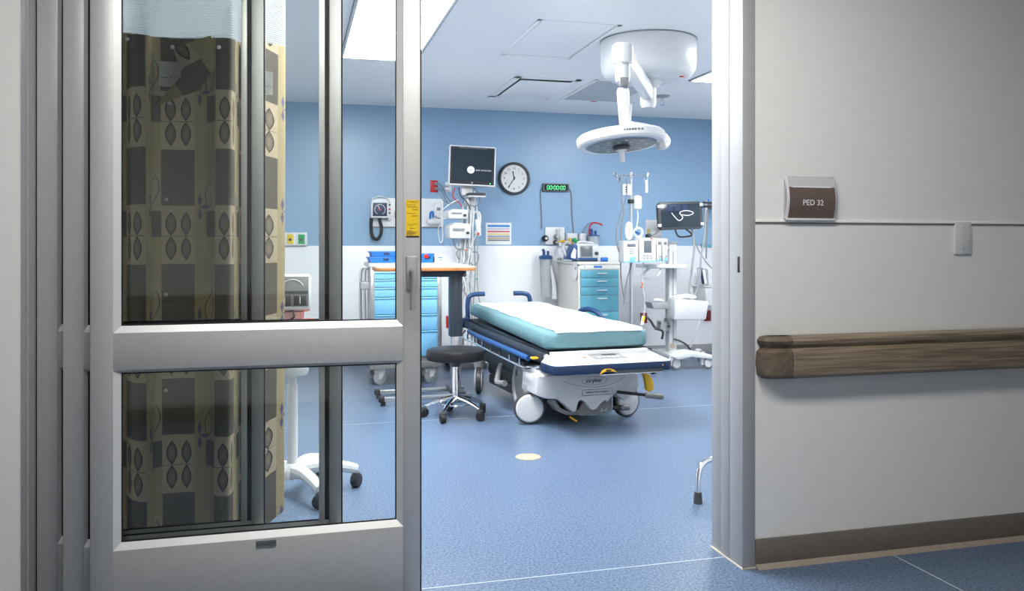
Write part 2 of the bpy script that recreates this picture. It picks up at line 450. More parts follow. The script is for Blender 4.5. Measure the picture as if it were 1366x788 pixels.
# ------------------------------------------------------------------ sliding glass doors
def sliding_door(name, label, xl, xr, Y, stile_l, stile_r, lead):
    t = 0.044
    root = struct(MB().bx(xl, xr, Y + 0.004, Y + t - 0.004, 0.016, 0.255).build(name, 'alu'), label)   # lower panel
    o = root
    bead = 0.022
    zb, zm0, zm1, ztop = 0.2605, 0.846, 0.967, 2.40
    MB().bx(xl, xl + stile_l, Y, Y + t, 0.015, ztop, 0.0015).build('stile', 'alu', o)
    MB().bx(xr - stile_r, xr, Y, Y + t, 0.015, ztop, 0.0015).build('stile', 'alu', o)
    MB().bx(xl + stile_l, xr - stile_r, Y + 0.001, Y + t, 0.015, zb, 0.001).build('bottom_rail', 'alu', o)
    MB().bx(xl + stile_l, xr - stile_r, Y + 0.001, Y + t, zm0, zm1, 0.001).build('middle_rail', 'alu', o)
    MB().bx(xl + stile_l, xr - stile_r, Y + 0.001, Y + t, 2.30, ztop, 0.001).build('top_rail', 'alu', o)
    x0, x1 = xl + stile_l, xr - stile_r
    for z0, z1 in ((zb, zm0), (zm1, 2.30)):
        # glazing beads sloping in to the glass
        b = MB()
        yg = Y + 0.016
        b.prism([(Y + 0.002, z0), (yg, z0 + bead), (yg, z0)], x0, x1, 'yz')
        b.prism([(Y + 0.002, z1), (yg, z1 - bead * 0.45), (yg, z1)], x0, x1, 'yz')
        bl_ = bead if lead else 0.009
        b.prism([(x0, Y + 0.002), (x0 + bl_, yg), (x0, yg)], z0, z1, 'xy')
        br_ = bead if lead else 0.002
        b.prism([(x1, Y + 0.002), (x1 - br_, yg), (x1, yg)], z0, z1, 'xy')
        b.build('glazing_bead', 'alu_lite', o)
        g = MB()
        w = 0.0045
        g.bx(x0 + bead - 0.002, x1 - bead + 0.002, yg, yg + 0.003, z0 + bead - 0.001, z0 + bead + w)
        g.bx(x0 + bead - 0.002, x1 - bead + 0.002, yg, yg + 0.003, z1 - bead * 0.45 - w, z1 - bead * 0.45 + 0.001)
        g.bx(x0 + bl_ - 0.001, x0 + bl_ + (w if lead else 0.012), yg, yg + 0.003, z0, z1)
        g.bx(x1 - br_ - (w if lead else 0.014), x1 - br_ + 0.001, yg, yg + 0.003, z0, z1)
        g.build('gasket', 'black', o)
        if not lead:
            MB().bx(x1 - br_ - 0.034, x1 - br_ - 0.014, yg - 0.004, yg + 0.003, z0, z1, 0.001).build('interlock', 'alu_lite', o)
        MB().bx(x0 + 0.004, x1 - 0.004, Y + 0.019, Y + 0.025, z0 + 0.004, z1 - 0.004).build('glass_pane', 'glass', o)
    MB().bx(xr - 0.0005, xr + 0.0055, Y + 0.004, Y + t - 0.004, 0.015, ztop).build('weather_strip', 'black', o)
    return o
YA, YBd, YC = 2.94, 3.0, 3.06
dA = sliding_door('door_1', 'leading aluminium sliding glass door with lever handle and yellow sticker',
                  at(120, 328, YA).x, at(560.5, 328, YA).x, YA, 0.068, 0.060, True)
dB = sliding_door('door_2', 'middle sliding glass door panel behind the leading door',
                  at(84, 328, YBd).x, at(455, 328, YBd).x, YBd, 0.062, 0.040, False)
dC = sliding_door('door_3', 'rearmost sliding glass door panel beside the left frame',
                  at(49, 328, YC).x, at(351.5, 328, YC).x, YC, 0.062, 0.040, False)
MB().bx(DX0 + 0.0005, at(49, 328, YC).x, YC + 0.006, YC + 0.03, 0.015, 2.40).build('gap_strip', 'black', dC)  # black strip painting the shaded gap beside the frame
# lever handle, stickers, maker's plate on the leading door
hx = at(549, 328, YA).x
lv = MB().bx(hx - 0.020, hx + 0.020, YA - 0.012, YA + 0.002, at(549, 387, YA).z, at(549, 341, YA).z, 0.006).build('lever_handle', 'alu_dark', dA)
zc = at(549, 362, YA).z
MB().cyl((hx + 0.002, YA - 0.01, zc), (hx + 0.002, YA - 0.05, zc), 0.0125).tube([(hx + 0.002, YA - 0.047, zc + 0.004), (hx + 0.004, YA - 0.05, zc - 0.03), (hx - 0.001, YA - 0.047, at(549, 396, YA).z), (hx + 0.000, YA - 0.046, at(549, 412, YA).z)], [0.013, 0.0105], 12, 4).build('lever', 'alu_dark', lv)
sx0, sx1, sz0, sz1 = at(541.5, 328, YA).x, at(559, 328, YA).x, at(550, 316.5, YA).z, at(550, 266.5, YA).z
st = MB().bx(sx0, sx1, YA - 0.0012, YA, sz0, sz1).build('warning_sticker', 'lemon', dA)
scx, sw, sh = (sx0 + sx1) / 2, sx1 - sx0, sz1 - sz0
b = MB().text('STANLEY', (scx, YA - 0.0014, sz1 - 0.0075), 0.0098, depth=0.0002)
random.seed(3)
for fy, f0, f1, hgt in ((.13, .06, .75, .9), (.17, .06, .8, .9), (.20, .14, .9, .9), (.25, .5, .95, .8), (.27, .45, .9, .7), (.365, .06, .75, 1), (.42, .5, .95, .8), (.44, .45, .85, .7), (.65, .08, .85, .9), (.69, .2, .5, .9), (.755, .3, .7, 1.3),
                         (.83, .06, .5, 1.2), (.855, .06, .85, 1.2), (.88, .06, .7, 1.2), (.905, .06, .8, 1.2), (.93, .06, .55, 1.2)):
    x = sx0 + f0 * sw
    while x < sx0 + f1 * sw - 0.001:
        w = random.uniform(0.002, 0.006); w = min(w, sx0 + f1 * sw - x)
        b.bx(x, x + w, YA - 0.0016, YA - 0.0011, sz1 - fy * sh - 0.0006 * hgt * 1.3, sz1 - fy * sh + 0.0006 * hgt * 1.3); x += w + 0.0012
b.bx(sx0, sx1, YA - 0.0016, YA - 0.0011, sz0, sz0 + 0.0055)
b.build('sticker_print', 'ink', st)
pz0, pz1 = at(355, 729.5, YA).z, at(355, 720.5, YA).z
px0, px1 = at(341.5, 328, YA).x, at(368.5, 328, YA).x
pl = MB().bx(px0, px1, YA - 0.002, YA + 0.003, pz0, pz1).build('maker_plate', 'tag_grey', dA)
MB().text('STANLEY', ((px0 + px1) / 2, YA - 0.0022, (pz0 + pz1) / 2), 0.0155, depth=0.0003).build('lettering', 'ink', pl)

# ------------------------------------------------------------------ corridor wall fittings
def handrail(name, label, x0, x1, Y, sgn, end=True):
    """bumper handrail; Y wall face, sgn -1 when it faces -Y"""
    prof = [(0.010, 0.735), (0.055, 0.738), (0.072, 0.752), (0.078, 0.80), (0.074, 0.842), (0.064, 0.850), (0.057, 0.855), (0.057, 0.862), (0.068, 0.870), (0.072, 0.884), (0.064, 0.897), (0.045, 0.902), (0.010, 0.902)]
    r = thing(name, label, 'handrail', ((x0 + x1) / 2, Y, 0.0))
    hw = (x1 - x0) / 2
    xs = -hw + (0.125 if end else 0)
    MB().prism([(sgn * a, z) for a, z in prof], xs + 0.002, hw, 'yz').build('rail', 'rail_wood', r, 25)
    if end:
        # rounded return cap
        def P(i, j):
            a, z = prof[j]
            t = i / 8
            cx = xs - 0.125 * math.sin(t * math.pi / 2) * (0.35 + 0.65 * a / 0.078)
            cy = 0.004 + (a - 0.004) * (math.cos(t * math.pi / 2) ** 0.55 if i < 8 else 0)
            return (cx, sgn * cy, z)
        cb = MB().grid(P, 8, len(prof) - 1)
        bmesh.ops.solidify(cb.bm, geom=cb.bm.faces[:], thickness=0.003)
        cb.build('end_cap', 'rail_cap', r, 40)
        MB().prism([(sgn * (a + 0.0006), z) for a, z in prof], xs - 0.001, xs + 0.002, 'yz').build('joint_line', 'taupe_lip', r)
    MB().bx(-hw + 0.1, hw, -0.012 if sgn < 0 else 0, 0 if sgn < 0 else 0.012, 0.76, 0.88).build('mounting_strip', 'taupe', r)
    return r
hr0 = at(1017, 470, YW - 0.05).x
handrail('handrail', 'brown wood-grain bumper handrail on the cream corridor wall', hr0, CX1 - 0.2, YW + 0.004, -1)
handrail('handrail', 'wood-grain handrail on the opposite corridor wall, seen only as a reflection in the glass', CX0 + 0.2, CX1 - 0.2, CY0, 1, False)

# room sign
a, b_ = at(1046, 293, YW), at(1112, 236, YW)
sg = thing('room_sign', 'small clear-framed sign with brown card reading PED 32 on corridor wall', 'sign', ((a.x + b_.x) / 2, YW + 0.004, a.z))
w, h = (b_.x - a.x), b_.z - a.z
def bowed(x0, x1, z0, z1, off, th):
    def fn(b):
        n = 10
        pts = [(-0.006 - 0.022 * math.sin(math.pi * (z0 + (z1 - z0) * i / n) / h * 0.9 + 0.25) - off, z0 + (z1 - z0) * i / n) for i in range(n + 1)]
        b.prism(pts + [(y + th, z) for y, z in pts[::-1]], x0, x1, 'yz')
    return fn
part('backing', 'insert', sg, lambda b: b.bx(-w / 2, w / 2, -0.004, 0.0, 0, h, 0.001))
part('card', 'sign_brown', sg, bowed(-w / 2 + 0.010, w / 2 - 0.008, 0.006, h * 0.745, 0.0, 0.002))
part('paper_insert', 'insert', sg, bowed(-w / 2 + 0.010, w / 2 - 0.008, h * 0.745, h * 0.97, 0.0, 0.002))
part('strip', 'white', sg, bowed(-w / 2 + 0.025, w / 2 - 0.025, h * 0.735, h * 0.765, 0.001, 0.002))
part('side_rail', 'white', sg, bowed(-w / 2, -w / 2 + 0.009, 0, h, 0.001, 0.006))
part('side_rail', 'clear', sg, bowed(w / 2 - 0.007, w / 2, 0, h, 0.001, 0.006))
part('lower_lip', 'white', sg, lambda b: b.bx(-w / 2, w / 2 - 0.004, -0.022, 0, -0.002, 0.006, 0.001))
part('lettering', 'ink_white', sg, lambda b: b.text('PED 32', (0.002, -0.0288, h * 0.385), 0.031, depth=0.0004))
# blank switch plate
a, b_ = at(1273, 339, YW), at(1294.5, 296, YW)
sp = thing('wall_plate', 'blank white rectangular plate with two screws above the handrail', 'wall plate', ((a.x + b_.x) / 2, YW + 0.004, a.z))
w, h2 = (b_.x - a.x), b_.z - a.z
part('plate', 'white2', sp, lambda b: b.box((0, -0.005, h2 / 2), (w, 0.010, h2), 0.003))
for zz in (0.18, 0.82):
    part('screw', 'grey', sp, lambda b: b.cyl((0, -0.0095, h2 * zz), (0, -0.0112, h2 * zz), 0.0032, 10))

# ------------------------------------------------------------------ ceiling troffers
def troffer(name, label, x0, x1, y0, y1, lampmat, segs, group):
    r = thing(name, label, 'ceiling light', ((x0 + x1) / 2, (y0 + y1) / 2, ZC), 0, group)
    hx_, hy = (x1 - x0) / 2, (y1 - y0) / 2
    part('frame', 'white', r, lambda b: b.bx(-hx_, -hx_ + 0.018, -hy, hy, -0.012, 0).bx(hx_ - 0.018, hx_, -hy, hy, -0.012, 0).bx(-hx_, hx_, -hy, -hy + 0.018, -0.012, 0).bx(-hx_, hx_, hy - 0.018, hy, -0.012, 0))
    for q in (-1, 1):
        part('edge_gasket', 'midgrey', r, lambda b: b.bx(q * (hx_ + 0.004), q * (hx_ + 0.010), -hy, hy, -0.004, 0))
    L = 2 * hy / segs
    for i in range(segs):
        part('diffuser', lampmat, r, lambda b: b.bx(-hx_ + 0.018, hx_ - 0.018, -hy + 0.018 + i * (2 * hy - 0.036) / segs, -hy + 0.018 + (i + 1) * (2 * hy - 0.036) / segs, -0.010, -0.002))
    return r
troffer('ceiling_light', 'long bright white ceiling light panel above the left of the bay', 0.37, 0.96, 3.35, 6.68, 'lamp_room', 2, 'ceiling lights of the treatment bay')  # near end is unseen, lengthened to light the curtain
troffer('ceiling_light', 'bright ceiling light panel glimpsed right of the surgical lamp dome', 3.45, 4.04, 5.0, 6.84, 'lamp_room', 2, 'ceiling lights of the treatment bay')
troffer('ceiling_light', 'corridor ceiling light before the sliding doors, out of the picture', -0.5, 1.7, 1.40, 1.85, 'lamp_corr', 1, None)

# ================================================================== CURTAIN
def curtain_material():
    m = bpy.data.materials.new('printed curtain cloth'); m.use_nodes = True
    n, l = nt(m); E.nodes, E.links = n, l
    b = n['Principled BSDF']; b.inputs['Roughness'].default_value = 0.9; b.inputs['Specular IOR Level'].default_value = 0.1
    uv = n.new('ShaderNodeUVMap'); sep = n.new('ShaderNodeSeparateXYZ'); l.new(uv.outputs[0], sep.inputs[0])
    U, V = E(sep.outputs[0]), E(sep.outputs[1])
    no = n.new('ShaderNodeTexNoise'); no.inputs['Scale'].default_value = 1.0; no.inputs['Detail'].default_value = 3
    mp = n.new('ShaderNodeMapping'); mp.inputs['Scale'].default_value = (420, 60, 1); l.new(uv.outputs[0], mp.inputs[0]); l.new(mp.outputs[0], no.inputs['Vector'])
    N = E(no.outputs['Fac'])
    PU, PV = 0.236, 0.439
    x = (U / PU).frac() * PU            # 0..PU
    y = (V / PV).frac() * PV            # 0..PV
    colA = x.lt(0.128)                  # block column with leaves
    beige, taupe, gold, pale = (0.50, 0.405, 0.285), (0.125, 0.108, 0.088), (0.40, 0.325, 0.185), (0.43, 0.365, 0.265)
    # column A: lower half grey-brown, upper half beige with four leaves
    leafblock = y.gt(0.215)
    c = mixcol(leafblock, taupe, beige)
    cx = x - 0.064; cy = y - 0.3225
    ax = cx.abs() - 0.029; ay = cy.abs() - 0.047
    hw = 0.0205 * (1.0 - (ay / 0.046) * (ay / 0.046))
    inleaf = ax.abs().lt(hw) * ay.abs().lt(0.046)
    edge = ax.abs().gt(hw - 0.0042)
    core = E.op('SUBTRACT', 1.0, (ax.abs() / 0.024).max(ay.abs() / 0.05))
    leafcol = mixcol(core * 0.75, (0.07, 0.06, 0.05), (0.36, 0.29, 0.21))
    leafcol = mixcol(edge, leafcol, (0.022, 0.02, 0.022))
    c = mixcol(inleaf * leafblock, c, leafcol)
    twig = cy.abs().lt(0.0012) * cx.abs().lt(0.062)
    c = mixcol(twig * leafblock, c, (0.12, 0.10, 0.09))
    # column B: gold with taupe square, pale block, outlined leaf, purple sprig
    y2 = ((V + 0.12) / PV).frac() * PV
    sq = x.gt(0.178) * y2.inside(0.0, 0.10)
    pb = x.gt(0.178) * y2.inside(0.10, 0.255)
    cB = mixcol(sq, gold, taupe)
    cB = mixcol(pb, cB, pale)
    lx = x - 0.202 - (y2 - 0.18) * 0.25; ly = y2 - 0.175
    hl = 0.026 * (1.0 - (ly / 0.06) * (ly / 0.06))
    ol = (lx.abs() - hl).abs().lt(0.0016) * ly.abs().lt(0.06)
    cB = mixcol(ol, cB, (0.07, 0.055, 0.04))
    px_ = x - 0.150; py_ = y2 - 0.115
    d1 = (px_.abs() * 3.2 + (py_ - 0.028).abs()).lt(0.028)
    d2 = (px_.abs() * 3.2 + (py_ + 0.028).abs()).lt(0.028)
    d3 = ((px_ - 0.022).abs() + py_.abs() * 2.6).lt(0.022)
    cB = mixcol(d1.max(d2).max(d3), cB, (0.13, 0.115, 0.20))
    c = mixcol(colA, cB, c)
    c = mixcol((N - 0.42) * 1.1, c, (0.05, 0.045, 0.04))
    l.new(c, b.inputs['Base Color'])
    # thin cloth: a little light comes through
    tl = n.new('ShaderNodeBsdfTranslucent'); l.new(c, tl.inputs['Color'])
    mx = n.new('ShaderNodeMixShader'); mx.inputs[0].default_value = 0.10
    l.new(b.outputs[0], mx.inputs[1]); l.new(tl.outputs[0], mx.inputs[2])
    l.new(mx.outputs[0], n['Material Output'].inputs['Surface'])
    return m
def net_material():
    m = bpy.data.materials.new('white curtain netting'); m.use_nodes = True
    n, l = nt(m); E.nodes, E.links = n, l
    b = n['Principled BSDF']; b.inputs['Base Color'].default_value = (0.80, 0.82, 0.84, 1); b.inputs['Roughness'].default_value = 0.8
    tl = n.new('ShaderNodeBsdfTranslucent'); tl.inputs['Color'].default_value = (0.80, 0.82, 0.84, 1)
    ms_ = n.new('ShaderNodeMixShader'); ms_.inputs[0].default_value = 0.5; l.new(b.outputs[0], ms_.inputs[1]); l.new(tl.outputs[0], ms_.inputs[2])
    uv = n.new('ShaderNodeUVMap'); sep = n.new('ShaderNodeSeparateXYZ'); l.new(uv.outputs[0], sep.inputs[0])
    U, V = E(sep.outputs[0]), E(sep.outputs[1])
    zig = ((U / 0.016).frac() - 0.5).abs() * 0.009
    f = ((V + zig) / 0.0095).frac()
    thread = f.lt(0.48).max((U / 0.016).frac().lt(0.12))
    tr = n.new('ShaderNodeBsdfTransparent')
    mx = n.new('ShaderNodeMixShader'); l.new((thread * 0.95).s, mx.inputs[0]); l.new(tr.outputs[0], mx.inputs[1]); l.new(ms_.outputs[0], mx.inputs[2])
    l.new(mx.outputs[0], n['Material Output'].inputs['Surface'])
    return m
M['curtain'] = curtain_material()
M['net'] = net_material()

ZT, ZB0 = 2.065, 0.10            # cloth top and hem
def build_curtain():
    r = thing('privacy_curtain', 'brown and beige leaf-print privacy curtain with white mesh top behind the glass doors', 'curtain', (-0.6, 3.5, 0))
    X = lambda px, Y: at(px, HZ, Y).x + 0.6
    # plan of the track-hung cloth, from far left to the free edge
    plan = []
    def p(px, Y): plan.append(Vector((X(px, Y), Y - 3.5, 0)))
    p(20, 3.46); p(60, 3.36); p(100, 3.44); p(140, 3.35); p(158, 3.42); p(166, 3.45); p(176, 3.37); p(190, 3.34); p(199, 3.355); p(203, 3.41); p(214, 3.425); p(240, 3.42); p(262, 3.40); p(282, 3.375)
    p(287, 3.345); p(300, 3.335); p(309, 3.342); p(313, 3.39); p(319, 3.52); p(327, 3.66); p(334, 3.68); p(338, 3.60); p(343, 3.52); p(350, 3.52); p(362, 3.60); p(377, 3.70); p(381, 3.745)
    pts = catmull(plan, 8)
    s = [0.0]
    for a, b in zip(pts, pts[1:]): s.append(s[-1] + (b - a).length)
    # make column A (blocks with leaves) start where the photo shows it
    i0 = min(range(len(pts)), key=lambda i: (pts[i] - plan[10]).length)
    off = 0.236 * 6 - s[i0] + 0.0
    i1 = min(range(len(pts)), key=lambda i: (pts[i] - plan[21]).length); i2 = min(range(len(pts)), key=lambda i: (pts[i] - plan[23]).length)
    su = [v + off for v in s]
    for i in range(i1, len(pts)): su[i] = (s[i] - s[i2]) * 0.42 + 0.236 * 12 + 0.064
    nz = 40
    def wob(i, j):
        t = j / nz
        return Vector((0.010 * (1 - t) * math.sin(s[i] * 9 + 1.0), 0.014 * (1 - t) * math.sin(s[i] * 14 + 0.7), 0))
    def top(i):
        return ZT + 0.005 * math.sin(s[i] * 11 + 2) + 0.21 * pts[i].y + 0.005
    def P(i, j):
        return pts[i] + wob(i, j) + Vector((0, 0, ZB0 + (top(i) - ZB0) * j / nz))
    part('cloth', 'curtain', r, lambda b: b.grid(P, len(pts) - 1, nz, lambda i, j: (su[i], (ZB0 + (top(i) - ZB0) * j / nz) - 1.727 + 0.3225 + 0.439 * 4)), 180)
    part('mesh_top', 'net', r, lambda b: b.grid(lambda i, j: pts[i] * 1.0 + Vector((0, 0, top(i) - 0.004 + (2.705 - top(i)) * j / 6)), len(pts) - 1, 6, lambda i, j: (s[i], j * 0.11)), 180)
    part('track', 'white', r, lambda b: b.tube([Vector((q.x, 0.0 if False else q.y * 0.25 - 0.02, 2.722)) for q in plan[::4]], 0.012, 8, 3))
    # snaps in the cloth
    for px, py, Y in ((170, 52, 3.33), (230, 63, 3.39), (292, 63, 3.315), (222, 266, 3.395), (221, 393, 3.395), (221, 521, 3.395), (226, 137, 3.39)):
        w = at(px, py, Y)
        part('snap', 'snap', r, lambda b: b.lathe([(0.0075, 0), (0.0075, 0.002), (0.004, 0.005), (0, 0.0055)], (w.x + 0.6, w.y - 3.5, w.z), 12, RX(90)))
    # sewn-in care labels
    def label_(px0, py0, px1, py1, Y):
        a, b_ = at(px0, py1, Y), at(px1, py0, Y)
        o = part('care_label', 'paper', r, lambda b: b.bx(a.x + 0.6, b_.x + 0.6, Y - 3.5, Y - 3.5 + 0.002, a.z, b_.z))
        def lines(b):
            for k in range(24):
                f = (0.62, 0.62, 0.60, 0.5, 0.7, 0.55)[k % 6] if 8 < k < 20 else 0.64
                xx = a.x + 0.606 + (b_.x - a.x - 0.012) * k / 24
                b.bx(xx, xx + (b_.x - a.x) / 23, Y - 3.5012, Y - 3.5, b_.z - (b_.z - a.z) * f - 0.0012, b_.z - (b_.z - a.z) * f + 0.0012)
        part('label_print', 'ink_grey', o, lines)
    label_(212, 83, 242, 115, 3.388)
    label_(353, 96, 364, 126, 3.53)
    # the turned-over flap of loose cloth
    fl = [at(231, 64, 3.36), at(281, 47, 3.34), at(287, 74, 3.335), at(286, 92, 3.335), at(264, 121, 3.345), at(238, 130, 3.36), at(203, 143, 3.385), at(219, 127, 3.372), at(245, 98, 3.345), at(236, 80, 3.35)]
    fl = [Vector((q.x + 0.6, q.y - 3.5, q.z)) for q in fl]
    def flap(b):
        c = sum((q for q in fl), Vector()) / len(fl) + Vector((0.0, -0.022, 0.0))
        lay = b.bm.loops.layers.uv.verify()
        vc = b.bm.verts.new(c); vs = [b.bm.verts.new(q) for q in fl]
        for i in range(len(vs)):
            f = b.bm.faces.new((vc, vs[i], vs[(i + 1) % len(vs)]))
            for lp in f.loops: lp[lay].uv = (lp.vert.co.x * 0.8 + lp.vert.co.z * 0.55 + 0.02, lp.vert.co.z * 0.8 - lp.vert.co.x * 0.5 + 0.1)
        bmesh.ops.subdivide_edges(b.bm, edges=b.bm.edges[:], cuts=3, use_grid_fill=True, smooth=0.6)
    part('turned_flap', 'curtain', r, flap, 180)
    return r
build_curtain()

# ================================================================== STRETCHER
BR = 4.7
bed = thing('hospital_stretcher', 'wheeled hospital stretcher with teal sheet, white paper and navy foot panel', 'stretcher', (1.983, 6.287, 0), BR)
binv = bed.matrix_basis.inverted()
def bl(x, y, Y):
    """photo pixel at world depth Y -> stretcher coordinates"""
    return binv @ at(x, y, Y)
# mattress with fitted sheet
def mattress(b):
    nx, ny = 16, 40
    def w(t): return 0.40 - 0.045 * t
    def P(i, j):
        return None
    L0, L1 = -0.87, 1.10
    sec = []
    K = 28
    for k in range(K):
        a = 2 * math.pi * k / K
        ca, sa = math.cos(a), math.sin(a)
        e = 0.32
        sec.append((math.copysign(abs(ca) ** e, ca), math.copysign(abs(sa) ** e, sa)))
    rings = []
    NY = 36
    random.seed(5)
    for j in range(NY + 1):
        t = j / NY
        y = L0 + (L1 - L0) * t
        e = min(t, 1 - t) * (L1 - L0)
        sh = 1.0 if e > 0.05 else (1 - (1 - e / 0.05) ** 2) ** 0.5 * 0.12 + 0.88
        shz = 1.0 if e > 0.05 else (1 - (1 - e / 0.05) ** 2) ** 0.5 * 0.35 + 0.65
        zc_ = 0.600 + 0.078 * t; hz = (0.070 - 0.012 * t) * shz
        ring = []
        for cx, cz in sec:
            pk = 0.004 * math.sin(y * 31 + cx * 5) * (1 if cz < 0.3 else 0.2) + 0.003 * math.sin(y * 67 + cz * 9)
            ring.append(b.bm.verts.new((cx * (w(t) * sh + pk), y, zc_ + cz * hz + (pk * 0.5 if cz < 0.9 else 0))))
        rings.append(ring)
    for A, B in zip(rings, rings[1:]):
        for k in range(K): b.bm.faces.new((A[k], A[(k + 1) % K], B[(k + 1) % K], B[k]))
    b.bm.faces.new(rings[0]); b.bm.faces.new(rings[-1][::-1])
mt = part('mattress', 'sheet', bed, mattress, 60)
def paper(b):
    NY, NX = 30, 12
    def P(i, j):
        t = j / NY; y = -0.862 + 1.932 * t
        tt = (y + 0.87) / 1.97
        hw = (0.40 - 0.045 * tt) - 0.055 + 0.012 * math.sin(y * 9) + 0.006 * math.sin(y * 23)
        x = -hw + 2 * hw * i / NX + 0.01
        z = 0.600 + 0.078 * tt + (0.070 - 0.012 * tt) + 0.0045 + 0.002 * math.sin(x * 19 + y * 7)
        if i in (0, NX): z -= 0.003
        if j == 0: z -= 0.016; y = -0.869
        if j == 1: y = -0.842; z -= 0.001
        return (x, y, z)
    b.grid(P, NX, NY)
    bmesh.ops.solidify(b.bm, geom=b.bm.faces[:], thickness=0.002)
part('paper_cover', 'drape', bed, paper, 60)
# deck and frame
dk = part('deck', 'slate', bed, lambda b: b.prism([(-0.86, 0.495), (1.06, 0.545), (1.06, 0.600), (-0.86, 0.527)], -0.36, 0.36, 'yz', 0.004))
part('frame_rail', 'steel', bed, lambda b: b.tube([(-0.39, -0.86, 0.50), (-0.39, 1.02, 0.56)], 0.019, 10))
part('frame_rail', 'steel', bed, lambda b: b.tube([(0.39, -0.86, 0.50), (0.39, 1.02, 0.56)], 0.019, 10))
part('foot_crossbar', 'white2', bed, lambda b: b.bx(-0.37, 0.37, -0.885, -0.862, 0.485, 0.532, 0.006))
part('far_rail_grip', 'handle_blue', bed, lambda b: b.tube([bl(768, 424, 6.72), bl(774, 415, 6.70), bl(784, 412, 6.62), bl(796, 416, 6.52), bl(804, 426, 6.48)], 0.021, 10, 5))
part('litter_pan', 'dark', bed, lambda b: b.bx(-0.30, 0.30, -0.75, 0.95, 0.40, 0.49, 0.02))
# head end: bumpers and push handles
for sx, nm in ((-1, 'l'), (1, 'r')):
    part('corner_bumper', 'navy', bed, lambda b: b.box((sx * 0.405, 1.06, 0.565), (0.09, 0.12, 0.085), 0.02))
pts_l = [(-0.36, 1.12, 0.58), (-0.36, 1.13, 0.72), (-0.345, 1.13, 0.79), (-0.29, 1.13, 0.812), (-0.20, 1.13, 0.814)]
part('push_handle', 'handle_blue', bed, lambda b: b.tube(pts_l, 0.021, 12, 5))
part('push_handle', 'handle_blue', bed, lambda b: b.tube([(0.245 - (x + 0.36), y, z) for x, y, z in pts_l], 0.021, 12, 5))
part('head_crossbar', 'steel', bed, lambda b: b.tube([(-0.40, 1.10, 0.57), (0.40, 1.10, 0.57)], 0.018, 10))
# foot panel: navy tub with white top and keypad
def fpoly(x0, x1, y0, y1, r):
    out = []
    for cx, cy, a0 in ((x1 - r, y0 + r, -90), (x1 - r, y1 - r, 0), (x0 + r, y1 - r, 90), (x0 + r, y0 + r, 180)):
        for k in range(5):
            a = math.radians(a0 + 22.5 * k); out.append((cx + r * math.cos(a), cy + r * math.sin(a)))
    return out
fp = part('foot_panel', 'navy', bed, lambda b: b.prism(fpoly(-0.445, 0.445, -1.12, -0.84, 0.06), 0.408, 0.470, 'xy', 0.008))
def ftop(b):
    lo = fpoly(-0.441, 0.441, -1.115, -0.845, 0.058)
    hi = fpoly(-0.405, 0.405, -1.055, -0.845, 0.05)
    A = [b.bm.verts.new((x, y, 0.470)) for x, y in lo]
    B = [b.bm.verts.new((x, y, 0.486 + 0.10 * (y + 1.055))) for x, y in hi]
    for i in range(len(A)):
        j = (i + 1) % len(A); b.bm.faces.new((A[i], A[j], B[j], B[i]))
    b.bm.faces.new(B); b.bm.faces.new(A[::-1])
part('foot_top', 'foot_white', fp, ftop, 50)
tz = lambda y: 0.4875 + 0.10 * (y + 1.055)
slope = RX(math.degrees(math.atan(0.10)))
kp = part('keypad', 'midgrey', bed, lambda b: b.box((0.02, -0.955, tz(-0.955)), (0.235, 0.13, 0.004), 0.001, slope))
part('display', 'dark', kp, lambda b: b.box((0.045, -0.92, tz(-0.92) + 0.003), (0.10, 0.03, 0.003), 0, slope))
for k in range(5):
    part('key', 'white2', kp, lambda b: b.box((-0.05 + 0.035 * k, -0.975, tz(-0.975) + 0.003), (0.022, 0.02, 0.003), 0.001, slope))
part('red_button', 'orange', bed, lambda b: b.lathe([(0.010, 0), (0.010, 0.005), (0, 0.006)], (-0.155, -0.965, tz(-0.965)), 12))
for cx in (-0.33, 0.33):
    part('grip_recess', 'grey', bed, lambda b: b.tube([(cx + 0.055 * math.cos(a / 14 * 2 * math.pi), -0.945 + 0.045 * math.sin(a / 14 * 2 * math.pi), tz(-0.945 + 0.045 * math.sin(a / 14 * 2 * math.pi))) for a in range(14)], 0.0025, 6, 0, True))
lt_ = part('foot_latch', 'yellow', bed, lambda b: b.prism([(-0.115, 0.405), (-0.10, 0.428), (-0.075, 0.438), (-0.035, 0.438), (-0.01, 0.428), (0.005, 0.412), (-0.02, 0.418), (-0.06, 0.424), (-0.09, 0.415)], -1.128, -1.10, 'xz', 0.002))
part('latch_arrow', 'ink', lt_, lambda b: b.bx(-0.075, -0.035, -1.1295, -1.1275, 0.426, 0.434))
part('tray_edge', 'chrome', bed, lambda b: b.bx(-0.115, 0.34, -1.135, -1.02, 0.398, 0.404, 0.002))
part('tray_slot', 'dark', bed, lambda b: b.bx(0.0, 0.36, -1.121, -1.06, 0.404, 0.423))
part('panel_marker', 'yellow', bed, lambda b: b.box((0.355, -1.121, 0.445), (0.008, 0.003, 0.008)))
